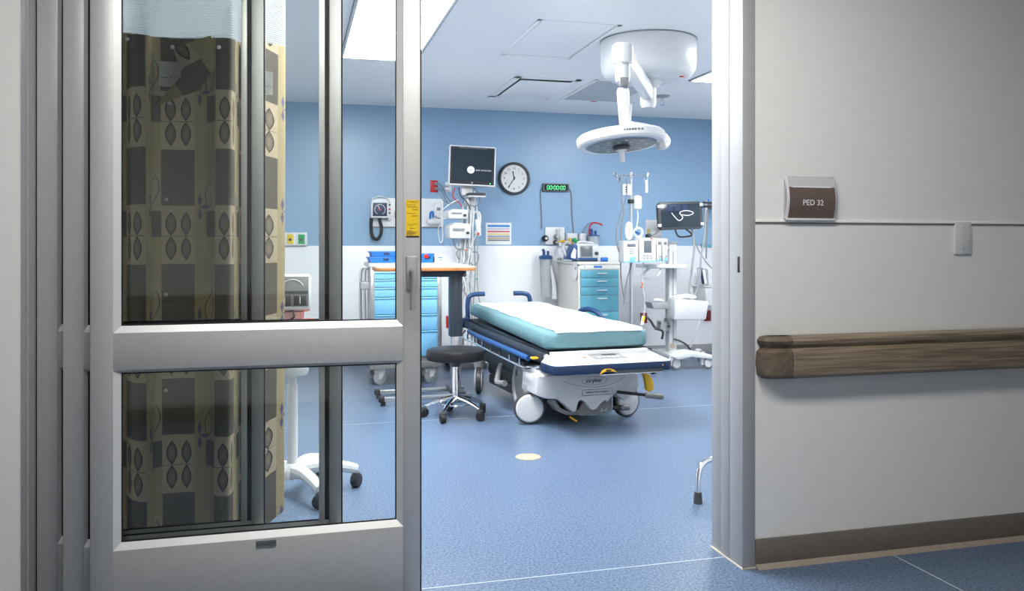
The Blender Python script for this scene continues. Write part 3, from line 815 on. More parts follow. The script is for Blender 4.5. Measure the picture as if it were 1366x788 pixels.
# wheel base
YH = 5.55
KX = lambda px: (px - 787.5) * 0.00528
KZ = lambda py: 1.25 - (py - 328) * 0.00528
def hp(L): return [(KX(a), KZ(b)) for a, b in L]
shroud = part('base_shroud', 'shroud', bed, lambda b: b.prism(hp([(706, 497), (704, 521), (716, 526), (733, 528), (741, 533), (756, 547), (761, 545), (764, 533), (768, 531), (774, 535), (778, 541), (783, 546), (790, 545), (796, 538), (802, 534), (806, 537), (812, 530), (818, 524), (823, 530), (830, 535), (833, 536), (842, 531), (851, 524), (854, 514), (851, 502), (845, 494)]), -0.80, -0.50, 'xz', 0.012))
part('shroud_top', 'white2', bed, lambda b: b.prism([(-0.80, 0.35), (-0.72, 0.385), (-0.45, 0.385), (-0.40, 0.27), (-0.52, 0.25)], -0.40, 0.36, 'yz', 0.015))
part('base_cover', 'slate', bed, lambda b: b.prism([(-0.45, 0.37), (0.80, 0.37), (0.86, 0.32), (0.86, 0.26), (-0.45, 0.26)], -0.33, 0.31, 'yz', 0.01))
part('shroud_crease', 'midgrey', shroud, lambda b: b.tube([(KX(742), -0.803, KZ(505)), (KX(760), -0.803, KZ(511)), (KX(786), -0.803, KZ(515)), (KX(812), -0.803, KZ(512)), (KX(832), -0.803, KZ(503))], 0.0016, 6, 4))
part('logo_ring', 'midgrey', shroud, lambda b: b.tube([(KX(787) + 0.10 * math.cos(a / 20 * 2 * math.pi), -0.803, KZ(506.5) + 0.028 * math.sin(a / 20 * 2 * math.pi)) for a in range(20)], 0.0012, 5, 0, True))
part('lettering', 'ink', shroud, lambda b: b.text('stryker', (KX(786), -0.803, KZ(506)), 0.044))
part('lettering', 'ink', shroud, lambda b: b.text('AMBULATORY SURGERY', (KX(791), -0.8025, KZ(521.5)), 0.0165))
def rrect(b, x0, x1, z0, z1, y, r, th):
    L = fpoly(x0, x1, z0, z1, r)
    b.tube([(p[0], y, p[1]) for p in L], th, 5, 0, True)
part('label_outline', 'ink', shroud, lambda b: rrect(b, KX(768.5), KX(813), KZ(525.5), KZ(518), -0.802, 0.006, 0.0012))
part('pedal_cover', 'midgrey', bed, lambda b: b.prism(hp([(736, 530), (742, 541), (752, 546), (770, 546), (775, 535), (817, 522), (818, 551), (800, 554), (770, 553), (752, 552), (740, 547), (733, 538)]), -0.74, -0.60, 'xz', 0.006))
part('pedal_edge', 'chrome', bed, lambda b: b.tube([(KX(770), -0.745, KZ(553.5)), (KX(800), -0.745, KZ(553.5)), (KX(816), -0.745, KZ(552)), (KX(818), -0.745, KZ(546)), (KX(818), -0.745, KZ(524))], 0.003, 6))
for q in (-1, 1):
    part('pedal_symbol', 'ink_white', bed, lambda b: b.tube([(KX(806) + q * 0.022, -0.743, KZ(546)), (KX(806) + q * 0.006, -0.743, KZ(549.5)), (KX(806) + q * 0.028, -0.743, KZ(549.5))], 0.002, 5))
part('brake_bar', 'black', bed, lambda b: b.tube([(KX(818), -0.82, KZ(522.5)), (KX(858), -0.90, KZ(527))], 0.011, 10))
part('brake_grip', 'midgrey', bed, lambda b: b.tube([(KX(853), -0.89, KZ(526.5)), (KX(872), -0.93, KZ(528.5))], [0.020, 0.022], 12).ball((KX(873), -0.93, KZ(528.5)), 0.021))
part('release_lever', 'yellow', bed, lambda b: b.prism(hp([(852, 498), (862, 500), (867, 510), (868, 520), (862, 524), (856, 520), (855, 508)]), -0.88, -0.84, 'xz', 0.008))
part('lower_bar', 'dark', bed, lambda b: b.tube([(-0.20, -0.62, 0.10), (0.0, -0.66, 0.085), (0.16, -0.68, 0.085), (0.27, -0.70, 0.083)], 0.017, 8, 3))
part('lower_bar_end', 'midgrey', bed, lambda b: b.cyl((0.25, -0.70, 0.083), (0.315, -0.71, 0.083), 0.021, 12))
part('spring_clip', 'yellow', bed, lambda b: b.tube([(KX(759), -0.70, KZ(556)), (KX(768), -0.72, KZ(562))], 0.007, 6))
part('base_frame', 'dark', bed, lambda b: b.bx(-0.30, 0.30, -0.62, 0.72, 0.16, 0.27, 0.02))
part('shade_block', 'dark', bed, lambda b: b.bx(-0.30, 0.27, -0.58, 0.70, 0.075, 0.16, 0.02))  # dark box added to deepen the shade under the stretcher
part('lift_column', 'steel', bed, lambda b: b.cyl((0, -0.45, 0.25), (0, -0.45, 0.45), 0.07, 20))
part('lift_column', 'steel', bed, lambda b: b.cyl((0, 0.45, 0.25), (0, 0.45, 0.45), 0.07, 20))
def caster(x, y, tilt):
    R = 0.112
    c = part('caster', 'dark', bed, lambda b: b.lathe([(R - 0.012, -0.022), (R, -0.016), (R, 0.016), (R - 0.012, 0.022)], (x, y, R), 32, RZ(tilt) @ RX(90)))
    part('wheel_disc', 'shroud', c, lambda b: b.lathe([(0.0, -0.040), (0.05, -0.039), (0.088, -0.033), (R - 0.012, -0.022), (R - 0.014, 0.022), (0.088, 0.033), (0.05, 0.039), (0.0, 0.040)], (x, y, R), 32, RZ(tilt) @ RX(90)))
    part('caster_hood', 'grey', c, lambda b: b.lathe([(0, 0), (0.045, 0), (0.05, 0.03), (0.05, 0.07), (0, 0.07)], (x + 0.02, y + 0.04, 2 * R - 0.02), 16))
caster(-0.425, -0.625, -14); caster(0.335, -0.62, 12); caster(-0.40, 0.66, 70); caster(0.40, 0.66, 75)
# big shrouded steering wheel on the near side and pedal
sw_ = part('fifth_wheel', 'grey', bed, lambda b: b.tube([(-0.34, -0.22 + 0.145 * math.cos(a / 24 * 2 * math.pi), 0.20 + 0.165 * math.sin(a / 24 * 2 * math.pi)) for a in range(24)], 0.020, 8, 0, True))
part('wheel_web', 'midgrey', sw_, lambda b: b.lathe([(0, -0.01), (0.14, -0.008), (0.14, 0.008), (0, 0.01)], (-0.335, -0.22, 0.20), 24, RY(90)))
part('side_pedal', 'midgrey', bed, lambda b: b.tube([(-0.36, 0.20, 0.30), (-0.42, 0.08, 0.24), (-0.46, -0.02, 0.20), (-0.44, -0.14, 0.21)], [0.02, 0.024], 10, 4))
part('side_cover', 'slate', bed, lambda b: b.prism([(-0.15, 0.26), (0.85, 0.30), (0.92, 0.44), (0.3, 0.46), (-0.15, 0.40)], -0.345, -0.325, 'yz', 0.004))
# folded side rails (near side shows)
def side_rail(sx):
    r = part('side_rail', 'royal', bed, lambda b: b.tube([(sx * 0.445, -0.66, 0.465), (sx * 0.455, -0.5, 0.475), (sx * 0.455, 0.30, 0.497), (sx * 0.455, 0.72, 0.515), (sx * 0.445, 0.80, 0.518)], 0.020, 10, 4))
    part('rail_wire', 'chrome', r, lambda b: b.tube([(sx * 0.42, 1.00, 0.50), (sx * 0.475, 0.90, 0.455), (sx * 0.475, 0.50, 0.440), (sx * 0.475, 0.0, 0.42), (sx * 0.475, -0.45, 0.405), (sx * 0.475, -0.72, 0.405), (sx * 0.43, -0.84, 0.43)], 0.0075, 8, 3))
    for k in range(7):
        y = 0.78 - k * 0.22
        part('rail_post', 'chrome', r, lambda b: b.tube([(sx * 0.40, y + 0.10, 0.52 - k * 0.006), (sx * 0.455, y + 0.03, 0.49 - k * 0.006), (sx * 0.475, y - 0.04, 0.447 - k * 0.007)], 0.009, 8, 3))
    part('rail_collar', 'white', r, lambda b: b.cyl((sx * 0.43, 0.70, 0.50), (sx * 0.47, 0.70, 0.47), 0.014, 8))
    return r
side_rail(-1); side_rail(1)
part('release_tab', 'yellow', bed, lambda b: b.box((-0.455, -0.80, 0.487), (0.05, 0.045, 0.014), 0.005))
part('deck_skirt', 'slate', bed, lambda b: b.prism([(-0.84, 0.47), (1.02, 0.525), (1.02, 0.585), (-0.84, 0.525)], -0.425, -0.395, 'yz', 0.004))
part('deck_skirt', 'slate', bed, lambda b: b.prism([(-0.84, 0.47), (1.02, 0.525), (1.02, 0.585), (-0.84, 0.525)], 0.395, 0.425, 'yz', 0.004))

# ================================================================== STOOL
st0 = atz(608, 556, 0)
stool = thing('rolling_stool', 'round black vinyl stool on chrome five-star base with casters', 'stool', (st0.x, st0.y, 0), 8)
part('seat', 'vinyl', stool, lambda b: b.lathe([(0, 0.418), (0.195, 0.418), (0.214, 0.424), (0.217, 0.44), (0.217, 0.478), (0.211, 0.493), (0.19, 0.502), (0.10, 0.506), (0, 0.506)], (0, 0, 0), 40))
part('seat_plate', 'dark', stool, lambda b: b.lathe([(0, 0.37), (0.03, 0.37), (0.042, 0.40), (0.10, 0.418), (0, 0.418)]))
part('gas_column', 'chrome', stool, lambda b: b.lathe([(0.0, 0.12), (0.027, 0.12), (0.027, 0.30), (0.024, 0.305), (0.024, 0.385), (0, 0.385)], n=20))
part('foot_ring', 'chrome', stool, lambda b: b.tube([(0.11 * math.cos(a / 20 * 2 * math.pi), 0.11 * math.sin(a / 20 * 2 * math.pi), 0.10) for a in range(20)], 0.006, 6, 0, True))
for k in range(5):
    a = math.radians(-60 + 72 * k); c, s_ = math.cos(a), math.sin(a)
    part('base_leg', 'chrome', stool, lambda b: b.tube([(0.02 * c, 0.02 * s_, 0.142), (0.13 * c, 0.13 * s_, 0.118), (0.225 * c, 0.225 * s_, 0.082)], [0.020, 0.011], 8, 3))
    cs = part('caster', 'black', stool, lambda b: b.lathe([(0.030, -0.018), (0.033, -0.014), (0.033, 0.014), (0.030, 0.018)], (0.232 * c, 0.232 * s_, 0.033), 16, RZ(math.degrees(a) + 40) @ RX(90)))
    part('caster_fork', 'dark', cs, lambda b: b.box((0.232 * c, 0.232 * s_, 0.062), (0.036, 0.046, 0.03), 0.008, RZ(math.degrees(a))))
part('height_lever', 'steel', stool, lambda b: b.tube([(0.03, 0, 0.385), (0.14, 0.05, 0.383)], 0.005, 6))

# floor plate and the chrome leg by the right jamb
q = atz(704.5, 609.5, 0)
fd = thing('floor_plate', 'round beige cover plate set in the blue floor before the stretcher', 'floor plate', (q.x, q.y, 0))
part('disc', 'tan', fd, lambda b: b.lathe([(0, 0), (0.076, 0), (0.074, 0.004), (0, 0.004)], n=36))
for dx, dy in ((0.012, 0.035), (0.0, -0.035)):
    part('screw', 'taupe_lip', fd, lambda b: b.lathe([(0, 0.004), (0.011, 0.004), (0.010, 0.0055), (0, 0.0055)], (dx, dy, 0), 12))
q = atz(931, 671, 0)
wk = thing('walker_frame', 'chrome tube leg with black rubber foot showing beside the right door jamb', 'walker', (q.x, q.y, 0))
part('tube', 'chrome', wk, lambda b: b.tube([(0, 0, 0.03), (0.004, 0.004, 0.12), (0.018, 0.01, 0.168), (0.055, 0.02, 0.195), (0.12, 0.03, 0.203), (0.30, 0.06, 0.205), (0.345, 0.07, 0.20), (0.37, 0.075, 0.16), (0.375, 0.08, 0.03)], 0.0135, 14, 5))
part('rubber_foot', 'dark', wk, lambda b: b.lathe([(0, 0), (0.022, 0), (0.021, 0.02), (0.018, 0.055), (0, 0.055)], n=18))
part('rubber_foot', 'dark', wk, lambda b: b.lathe([(0, 0), (0.022, 0), (0.021, 0.02), (0.018, 0.055), (0, 0.055)], (0.375, 0.08, 0), 18))
part('upright', 'chrome', wk, lambda b: b.tube([(0.20, 0.045, 0.203), (0.20, 0.045, 0.55)], 0.0115, 12))

# ================================================================== OVERBED TABLE
tb0 = at(608, 520, 6.72)
tb = thing('overbed_table', 'overbed table with orange wood-edged top on slate column', 'table', (tb0.x, 6.72, 0))
tz_ = at(560, 357, 6.72).z
tx0, tx1 = at(498, 350, 6.72).x - tb0.x, at(630, 350, 6.72).x - tb0.x
part('top', 'white', tb, lambda b: b.prism(fpoly(tx0 + 0.004, tx1 - 0.004, -0.186, 0.186, 0.05), tz_, tz_ + 0.014, 'xy'))
part('top_edge', 'wood', tb, lambda b: b.prism(fpoly(tx0, tx1, -0.19, 0.19, 0.05), tz_ - 0.022, tz_ + 0.006, 'xy', 0.004))
part('support_beam', 'slate', tb, lambda b: b.bx(tx0 + 0.28, tx1 - 0.06, -0.05, 0.05, tz_ - 0.075, tz_ - 0.022, 0.008))
part('upper_column', 'slate', tb, lambda b: b.bx(-0.055, 0.048, -0.045, 0.045, at(608, 448, 6.72).z, tz_ - 0.03, 0.006).bx(-0.035, -0.028, -0.049, 0.0, at(608, 447, 6.72).z, tz_ - 0.08).bx(0.018, 0.025, -0.049, 0.0, at(608, 447, 6.72).z, tz_ - 0.08))
part('lower_column', 'steel', tb, lambda b: b.bx(-0.040, 0.038, -0.035, 0.035, 0.07, at(608, 440, 6.72).z, 0.005))
part('knob', 'dark', tb, lambda b: b.cyl((tx1 - 0.08, -0.05, tz_ - 0.06), (tx1 - 0.08, -0.085, tz_ - 0.06), 0.014, 12))
for dy in (-0.17, 0.17):
    bt = part('base_tube', 'steel', tb, lambda b: b.bx(-0.62, 0.10, dy - 0.022, dy + 0.022, 0.035, 0.070, 0.008))
    part('end_cap', 'black', bt, lambda b: b.bx(-0.645, -0.60, dy - 0.025, dy + 0.025, 0.030, 0.074, 0.006))
    for xx in (-0.61, 0.07):
        part('glide', 'black', bt, lambda b: b.cyl((xx, dy, 0), (xx, dy, 0.034), 0.02, 12))
part('base_crossbar', 'dark', tb, lambda b: b.bx(-0.05, 0.05, -0.19, 0.19, 0.045, 0.085, 0.01))
# papers on it
for nm, lab, x0, x1, y0, y1, z, rz in (('paper_sheet', 'white printed sheet lying on the left end of the overbed table', tx0 + 0.08, tx0 + 0.30, -0.10, 0.08, 0, 6), ('paper_stack', 'loose stack of papers on the right end of the overbed table', tx1 - 0.34, tx1 - 0.06, -0.13, 0.07, 0, -9)):
    cx, cy = (x0 + x1) / 2 + tb0.x, 6.72 + (y0 + y1) / 2
    o = thing(nm, lab, 'paper', (cx, cy, tz_ + 0.014), rz)
    part('sheet', 'paper', o, lambda b: b.box((0, 0, 0.004), (x1 - x0, y1 - y0, 0.008)))
    part('print', 'ink_grey', o, lambda b: [b.bx(-(x1 - x0) / 2 + 0.02, (x1 - x0) / 2 - 0.02 - 0.03 * (k % 3), -(y1 - y0) / 2 + 0.02 + 0.016 * k, -(y1 - y0) / 2 + 0.024 + 0.016 * k, 0.008, 0.0086) for k in range(8)])
    part('fold', 'paper', o, lambda b: b.box((0.05, 0.02, 0.018), ((x1 - x0) * 0.5, (y1 - y0) * 0.7, 0.004), 0, RY(8)))

# ================================================================== BLUE DRAWER CART
CYf = 7.50
cx0, cx1 = at(497, 400, CYf).x, at(586, 400, CYf).x
cz1, cz0 = at(540, 353, CYf).z, at(540, 482, CYf).z
cart = thing('supply_cart', 'tall supply cart with pale blue drawers behind the sliding door stile', 'cart', ((cx0 + cx1) / 2, CYf + 0.28, 0))
hw = (cx1 - cx0) / 2
part('body', 'grey', cart, lambda b: b.bx(-hw, hw, -0.262, 0.27, cz0, cz1 - 0.02, 0.006))
part('top', 'white2', cart, lambda b: b.bx(-hw - 0.03, hw + 0.03, -0.29, 0.29, cz1 - 0.02, cz1 + 0.015, 0.008))
rows = [362, 372, 383, 396, 419, 441, 476]
for y0, y1 in zip(rows, rows[1:]):
    z1_, z0_ = at(540, y0, CYf).z, at(540, y1, CYf).z
    d = part('drawer', 'drawer_blue', cart, lambda b: b.bx(-hw + 0.018, hw - 0.018, -0.282, -0.25, z0_ + 0.003, z1_ - 0.003, 0.004))
    part('pull', 'drawer_blue', d, lambda b: b.bx(-hw + 0.018, hw - 0.018, -0.292, -0.275, z1_ - 0.014, z1_ - 0.006, 0.002))
for sx in (-1, 1):
    part('corner_post', 'steel', cart, lambda b: b.bx(sx * hw - 0.022, sx * hw + 0.022, -0.285, -0.25, cz0, cz1 - 0.02, 0.006))
    for yy in (-0.22, 0.22):
        c_ = part('caster', 'grey', cart, lambda b: b.lathe([(0.055, -0.014), (0.062, -0.010), (0.062, 0.010), (0.055, 0.014)], (sx * (hw - 0.07), yy, 0.062), 20, RZ(25) @ RX(90)))
        part('caster_fork', 'white2', c_, lambda b: b.prism([(0.02, 0.06), (0.05, 0.13), (0.045, 0.15), (-0.04, 0.15), (-0.05, 0.12), (-0.018, 0.05)], 0.012, 0.020, 'xz').prism([(0.02, 0.06), (0.05, 0.13), (0.045, 0.15), (-0.04, 0.15), (-0.05, 0.12), (-0.018, 0.05)], -0.020, -0.012, 'xz')).location = (sx * (hw - 0.07), yy, 0)
part('base_tray', 'midgrey', cart, lambda b: b.bx(-hw - 0.02, hw + 0.02, -0.285, 0.285, 0.145, cz0, 0.01))
sr = part('side_handle', 'steel', cart, lambda b: b.tube([(-hw - 0.02, -0.20, 0.56), (-hw - 0.06, -0.20, 0.58), (-hw - 0.06, -0.20, 1.02), (-hw - 0.02, -0.20, 1.04)], 0.013, 8, 3).tube([(-hw - 0.02, -0.08, 0.56), (-hw - 0.085, -0.08, 0.58), (-hw - 0.085, -0.08, 1.02), (-hw - 0.02, -0.08, 1.04)], 0.013, 8, 3))
part('handle_bracket', 'grey', sr, lambda b: b.bx(-hw - 0.10, -hw - 0.02, -0.23, -0.05, 0.86, 0.93, 0.01))
ctop = cz1 + 0.015
def blue_box(lab, px0, px1, h, y0, dep, stack=0.0, extra=None):
    x0, x1 = at(px0, 345, CYf + y0).x, at(px1, 345, CYf + y0).x
    o = thing('supply_box', lab, 'box', ((x0 + x1) / 2, CYf + y0 + dep / 2, ctop + stack))
    w = (x1 - x0) / 2
    part('tray', 'bluebox', o, lambda b: b.prism([(-w + 0.012, 0), (w - 0.012, 0), (w, h), (-w, h)], -dep / 2, dep / 2, 'xz', 0.005))
    part('rim', 'bluebox', o, lambda b: b.bx(-w - 0.006, w + 0.006, -dep / 2 - 0.006, dep / 2 + 0.006, h - 0.014, h, 0.004))
    part('latch', 'navy', o, lambda b: b.box((0, -dep / 2 - 0.006, h * 0.6), (0.05, 0.008, 0.02), 0.002))
    return o
blue_box('lower wide bright blue tray on top of the supply cart', 493, 536, 0.055, 0.05, 0.30)
blue_box('upper wide bright blue tray stacked on another tray on the cart', 495, 536, 0.05, 0.06, 0.28, 0.056)
bb_ = blue_box('small blue case with red latch on the supply cart, right of the door stile', 562, 579, 0.085, 0.03, 0.2)
part('red_latch', 'red', bb_, lambda b: b.box((-0.015, -0.11, 0.06), (0.04, 0.016, 0.035), 0.004))
x0 = at(584.5, 345, CYf).x; x1 = at(595, 345, CYf).x
gb = thing('glove_box', 'white carton with small blue print on the supply cart edge', 'box', ((x0 + x1) / 2 - 0.01, CYf + 0.2, ctop))
part('carton', 'paper', gb, lambda b: b.bx(-0.045, 0.045, -0.12, 0.12, 0, 0.07, 0.002))
part('print', 'bluebox', gb, lambda b: b.bx(-0.02, 0.03, -0.1212, -0.12, 0.040, 0.050).bx(0, 0.02, -0.1212, -0.12, 0.02, 0.03))

# ================================================================== DEVICE ON WHITE STAND (behind the door glass)
ds = thing('device_stand', 'white five-leg rolling stand carrying a grey gauge device behind the glass', 'stand', (0.0, 4.36, 0))
part('pole', 'white', ds, lambda b: b.cyl((0, 0, 0.10), (0, 0, 0.55), 0.027, 20).cyl((0, 0, 0.55), (0, 0, 0.86), 0.021, 20))
part('pole_collar', 'white2', ds, lambda b: b.lathe([(0, 0.60), (0.075, 0.60), (0.082, 0.615), (0.082, 0.645), (0.07, 0.655), (0, 0.655)], n=24))
part('hub', 'white', ds, lambda b: b.lathe([(0, 0.085), (0.07, 0.085), (0.065, 0.12), (0.04, 0.15), (0, 0.16)], n=20))
for a in (5, -67, 62, 134, 206):
    c, s_ = math.cos(math.radians(a)), math.sin(math.radians(a))
    part('base_leg', 'white', ds, lambda b: b.tube([(0.03 * c, 0.03 * s_, 0.118), (0.15 * c, 0.15 * s_, 0.128), (0.27 * c, 0.27 * s_, 0.108), (0.325 * c, 0.325 * s_, 0.092)], [0.036, 0.024], 10, 4))
    cs = part('caster', 'black', ds, lambda b: b.lathe([(0.032, -0.02), (0.036, -0.015), (0.036, 0.015), (0.032, 0.02)], (0.322 * c, 0.322 * s_, 0.036), 16, RZ(a + 55) @ RX(90)))
    part('caster_cap', 'dark', cs, lambda b: b.box((0.322 * c, 0.322 * s_, 0.062), (0.04, 0.045, 0.035), 0.01))
dv = part('device_case', 'white', ds, lambda b: b.box((0, -0.01, 1.012), (0.185, 0.10, 0.185), 0.02, RX(-8)))
fz = RX(-8)
def dvp(b, c, d, bev=0.0): b.box(Vector((0, -0.01, 1.012)) + (fz @ Vector(c)), d, bev, fz)
part('face', 'midgrey', dv, lambda b: dvp(b, (0, -0.051, 0.004), (0.158, 0.004, 0.150), 0.002))
part('gauge_arc', 'ink_white', dv, lambda b: b.tube([Vector((0, -0.01, 1.012)) + (fz @ Vector((0.055 * math.cos(math.radians(20 + 14 * k)), -0.0545, 0.018 + 0.045 * math.sin(math.radians(20 + 14 * k))))) for k in range(11)], 0.0022, 5))
part('face_band', 'dark', dv, lambda b: dvp(b, (0, -0.0535, 0.000), (0.150, 0.004, 0.012)))
for q in (-1, 1):
    part('dial', 'dark', dv, lambda b: dvp(b, (q * 0.037, -0.0535, -0.042), (0.062, 0.004, 0.05), 0.002))
    part('needle', 'ink_white', dv, lambda b: dvp(b, (q * 0.037, -0.0565, -0.040), (0.004, 0.002, 0.036)))
part('cup', 'pink', ds, lambda b: b.lathe([(0, 0.865), (0.052, 0.865), (0.06, 0.92), (0, 0.92)], n=20))
part('red_tray', 'orange', ds, lambda b: b.box((0.0, -0.02, 0.862), (0.22, 0.12, 0.035), 0.008))
part('cord', 'black', ds, lambda b: b.tube([(0.0, -0.06, 0.93), (0.01, -0.085, 0.90), (-0.01, -0.09, 0.88), (0.02, -0.088, 0.865), (-0.02, -0.088, 0.86)], 0.005, 6, 5))

# ================================================================== CEILING FITTINGS
def ceil_thing(name, label, cat, x0, x1, y0, y1, group=None):
    r = thing(name, label, cat, ((x0 + x1) / 2, (y0 + y1) / 2, ZC), 0, group)
    return r, (x1 - x0) / 2, (y1 - y0) / 2
r, hx_, hy = ceil_thing('access_panel', 'flush white square access panel in the ceiling left of the lamp dome', 'access panel', 1.56, 2.15, 5.24, 6.29)
part('frame', 'ceiling', r, lambda b: b.bx(-hx_, hx_, -hy, -hy + 0.03, -0.006, 0, 0.001).bx(-hx_, hx_, hy - 0.03, hy, -0.006, 0, 0.001).bx(-hx_, -hx_ + 0.03, -hy, hy, -0.006, 0, 0.001).bx(hx_ - 0.03, hx_, -hy, hy, -0.006, 0, 0.001))
part('panel', 'ceiling', r, lambda b: b.bx(-hx_ + 0.036, hx_ - 0.036, -hy + 0.036, hy - 0.036, -0.003, 0, 0.001))
part('shadow_gap', 'midgrey', r, lambda b: b.bx(-hx_ + 0.029, hx_ - 0.029, -hy + 0.029, hy - 0.029, -0.001, 0))  # grey sheet painting the shade in the gap round the panel
r, hx_, hy = ceil_thing('air_diffuser', 'white ceiling air diffuser with dark slot around its plate', 'vent', 1.89, 2.51, 7.05, 8.07)
part('frame', 'ceiling', r, lambda b: b.bx(-hx_, hx_, -hy, -hy + 0.06, -0.008, 0, 0.002).bx(-hx_, hx_, hy - 0.06, hy, -0.008, 0, 0.002).bx(-hx_, -hx_ + 0.06, -hy, hy, -0.008, 0, 0.002).bx(hx_ - 0.06, hx_, -hy, hy, -0.008, 0, 0.002))
part('cavity', 'dark', r, lambda b: b.bx(-hx_ + 0.06, hx_ - 0.06, -hy + 0.06, hy - 0.06, -0.002, 0))
part('plaque', 'ceiling', r, lambda b: b.bx(-hx_ + 0.075, hx_ - 0.068, -hy + 0.105, hy - 0.070, -0.016, -0.010, 0.002))
part('plaque_pin', 'grey', r, lambda b: b.cyl((0, 0, -0.010), (0, 0, -0.002), 0.02, 10))
r, hx_, hy = ceil_thing('return_grille', 'grey perforated return air grille in the ceiling beneath the lamp dome', 'vent', 2.62, 3.27, 7.0, 8.06)
part('frame', 'ceiling', r, lambda b: b.bx(-hx_, hx_, -hy, -hy + 0.03, -0.008, 0, 0.002).bx(-hx_, hx_, hy - 0.03, hy, -0.008, 0, 0.002).bx(-hx_, -hx_ + 0.03, -hy, hy, -0.008, 0, 0.002).bx(hx_ - 0.03, hx_, -hy, hy, -0.008, 0, 0.002))
part('perforated_sheet', 'panel_grey', r, lambda b: b.bx(-hx_ + 0.03, hx_ - 0.03, -hy + 0.03, hy - 0.03, -0.005, 0))
part('red_tag', 'red', r, lambda b: b.box((0.04, hy - 0.02, -0.010), (0.06, 0.02, 0.004)))
q = Vector((3.55, 7.62, ZC))
r = thing('sprinkler_head', 'small chrome ceiling sprinkler hanging right of the lamp arm', 'sprinkler', q)
part('escutcheon', 'grey', r, lambda b: b.lathe([(0, 0), (0.085, 0), (0.06, -0.014), (0, -0.016)], n=20))
part('body', 'chrome', r, lambda b: b.cyl((0, 0, -0.015), (0, 0, -0.05), 0.014, 10).tube([(0.012, 0, -0.05), (0.022, 0, -0.065), (0, 0, -0.09)], 0.004, 6).tube([(-0.012, 0, -0.05), (-0.022, 0, -0.065), (0, 0, -0.09)], 0.004, 6))
part('deflector', 'chrome', r, lambda b: b.lathe([(0, -0.09), (0.026, -0.09), (0.026, -0.094), (0, -0.094)], n=12))

# ================================================================== SURGICAL LIGHT
DC = Vector((2.507, 5.616, 0))
sl = thing('surgical_light', 'white ceiling-mounted surgical lamp with drum cover, jointed arm and disc head', 'surgical light', (DC.x, DC.y, ZC))
zo = -ZC
part('mount_plate', 'grey', sl, lambda b: b.lathe([(0, 0), (0.352, 0), (0.352, -0.008), (0, -0.008)], n=56))
part('drum_cover', 'white', sl, lambda b: b.lathe([(0, -0.29), (0.20, -0.288), (0.27, -0.278), (0.315, -0.255), (0.338, -0.215), (0.345, -0.16), (0.348, -0.01), (0.34, -0.006), (0, -0.006)], n=64))
part('drum_boss', 'white2', sl, lambda b: b.lathe([(0, -0.34), (0.07, -0.34), (0.10, -0.30), (0.15, -0.287), (0, -0.28)], n=32))
part('indicator', 'orange', sl, lambda b: b.box((0.17, -0.20, -0.287), (0.03, 0.02, 0.006), 0.002))
KN = Vector((1.863, 4.534, 0)) - DC; KN.z = 0
part('spindle', 'white', sl, lambda b: b.lathe([(0, -0.485), (0.045, -0.485), (0.058, -0.46), (0.060, -0.30), (0, -0.30)], n=28))
def beam(b):
    d = KN.normalized(); a = math.atan2(d.y, d.x); L = KN.length
    b.box((KN.x * 0.5, KN.y * 0.5, -0.375), (L, 0.075, 0.115), 0.015, Matrix.Rotation(a, 4, 'Z'))
part('swing_arm', 'white', sl, beam)
part('arm_knuckle', 'white', sl, lambda b: b.lathe([(0, -0.31), (0.05, -0.312), (0.062, -0.325), (0.064, -0.39), (0.055, -0.425), (0.044, -0.432), (0, -0.432)], (KN.x, KN.y, 0), 28))
part('drop_tube', 'white', sl, lambda b: b.lathe([(0, -0.532), (0.040, -0.532), (0.043, -0.50), (0.042, -0.438), (0, -0.438)], (KN.x, KN.y, 0), 24))
part('tube_joint', 'steel', sl, lambda b: b.lathe([(0.041, -0.440), (0.045, -0.437), (0.045, -0.431), (0.041, -0.429)], (KN.x, KN.y, 0), 24))
part('arm_window', 'midgrey', sl, lambda b: b.box((KN.x + 0.002, KN.y - 0.012, -0.535), (0.052, 0.07, 0.045), 0.006, RZ(-15)))
# spring arm leans a little away from the viewer down to the head
e1 = at(833, 118, 4.535) - Vector((DC.x, DC.y, ZC)); e2 = at(833, 150, 4.60) - Vector((DC.x, DC.y, ZC)); e3 = at(834, 167, 4.62) - Vector((DC.x, DC.y, ZC))
e1.x, e1.y = KN.x, KN.y
def spring(b):
    d = (e2 - e1); L = d.length; mx = d.to_track_quat('Z', 'Y').to_matrix().to_4x4()
    b.box((e1 + e2) / 2, (0.066, 0.06, L), 0.012, mx)
part('spring_arm', 'white', sl, spring)
part('wrist', 'white', sl, lambda b: b.tube([e2 + Vector((0.004, 0, 0.05)), e3], [0.044, 0.034], 18).ball(e3, 0.034))
HC = at(828, 187, 4.66) - Vector((DC.x, DC.y, ZC))
HM = RX(-6.5) @ RY(-3.0)
head = part('lamp_head', 'white', sl, lambda b: b.lathe([(0.215, -0.030), (0.250, -0.030), (0.262, -0.018), (0.264, 0.020), (0.250, 0.034), (0.18, 0.044), (0, 0.046)], HC, 56, HM))
part('lens', 'lensglass', head, lambda b: b.lathe([(0, -0.0345), (0.205, -0.034), (0.214, -0.031), (0.214, 0.0), (0, 0.0)], HC, 48, HM))
part('led_ring', 'lcd', head, lambda b: b.lathe([(0.187, -0.033), (0.200, -0.033), (0.200, -0.0365), (0.187, -0.0365)], HC, 40, HM))
for k in range(18):
    a = 2 * math.pi * k / 18
    rr = 0.15 if k % 2 else 0.105
    part('led_cell', 'grey', head, lambda b: b.lathe([(0, -0.037), (0.013, -0.037), (0.016, -0.033), (0, -0.033)], HC + (HM @ Vector((rr * math.cos(a), rr * math.sin(a), 0))), 8, HM))
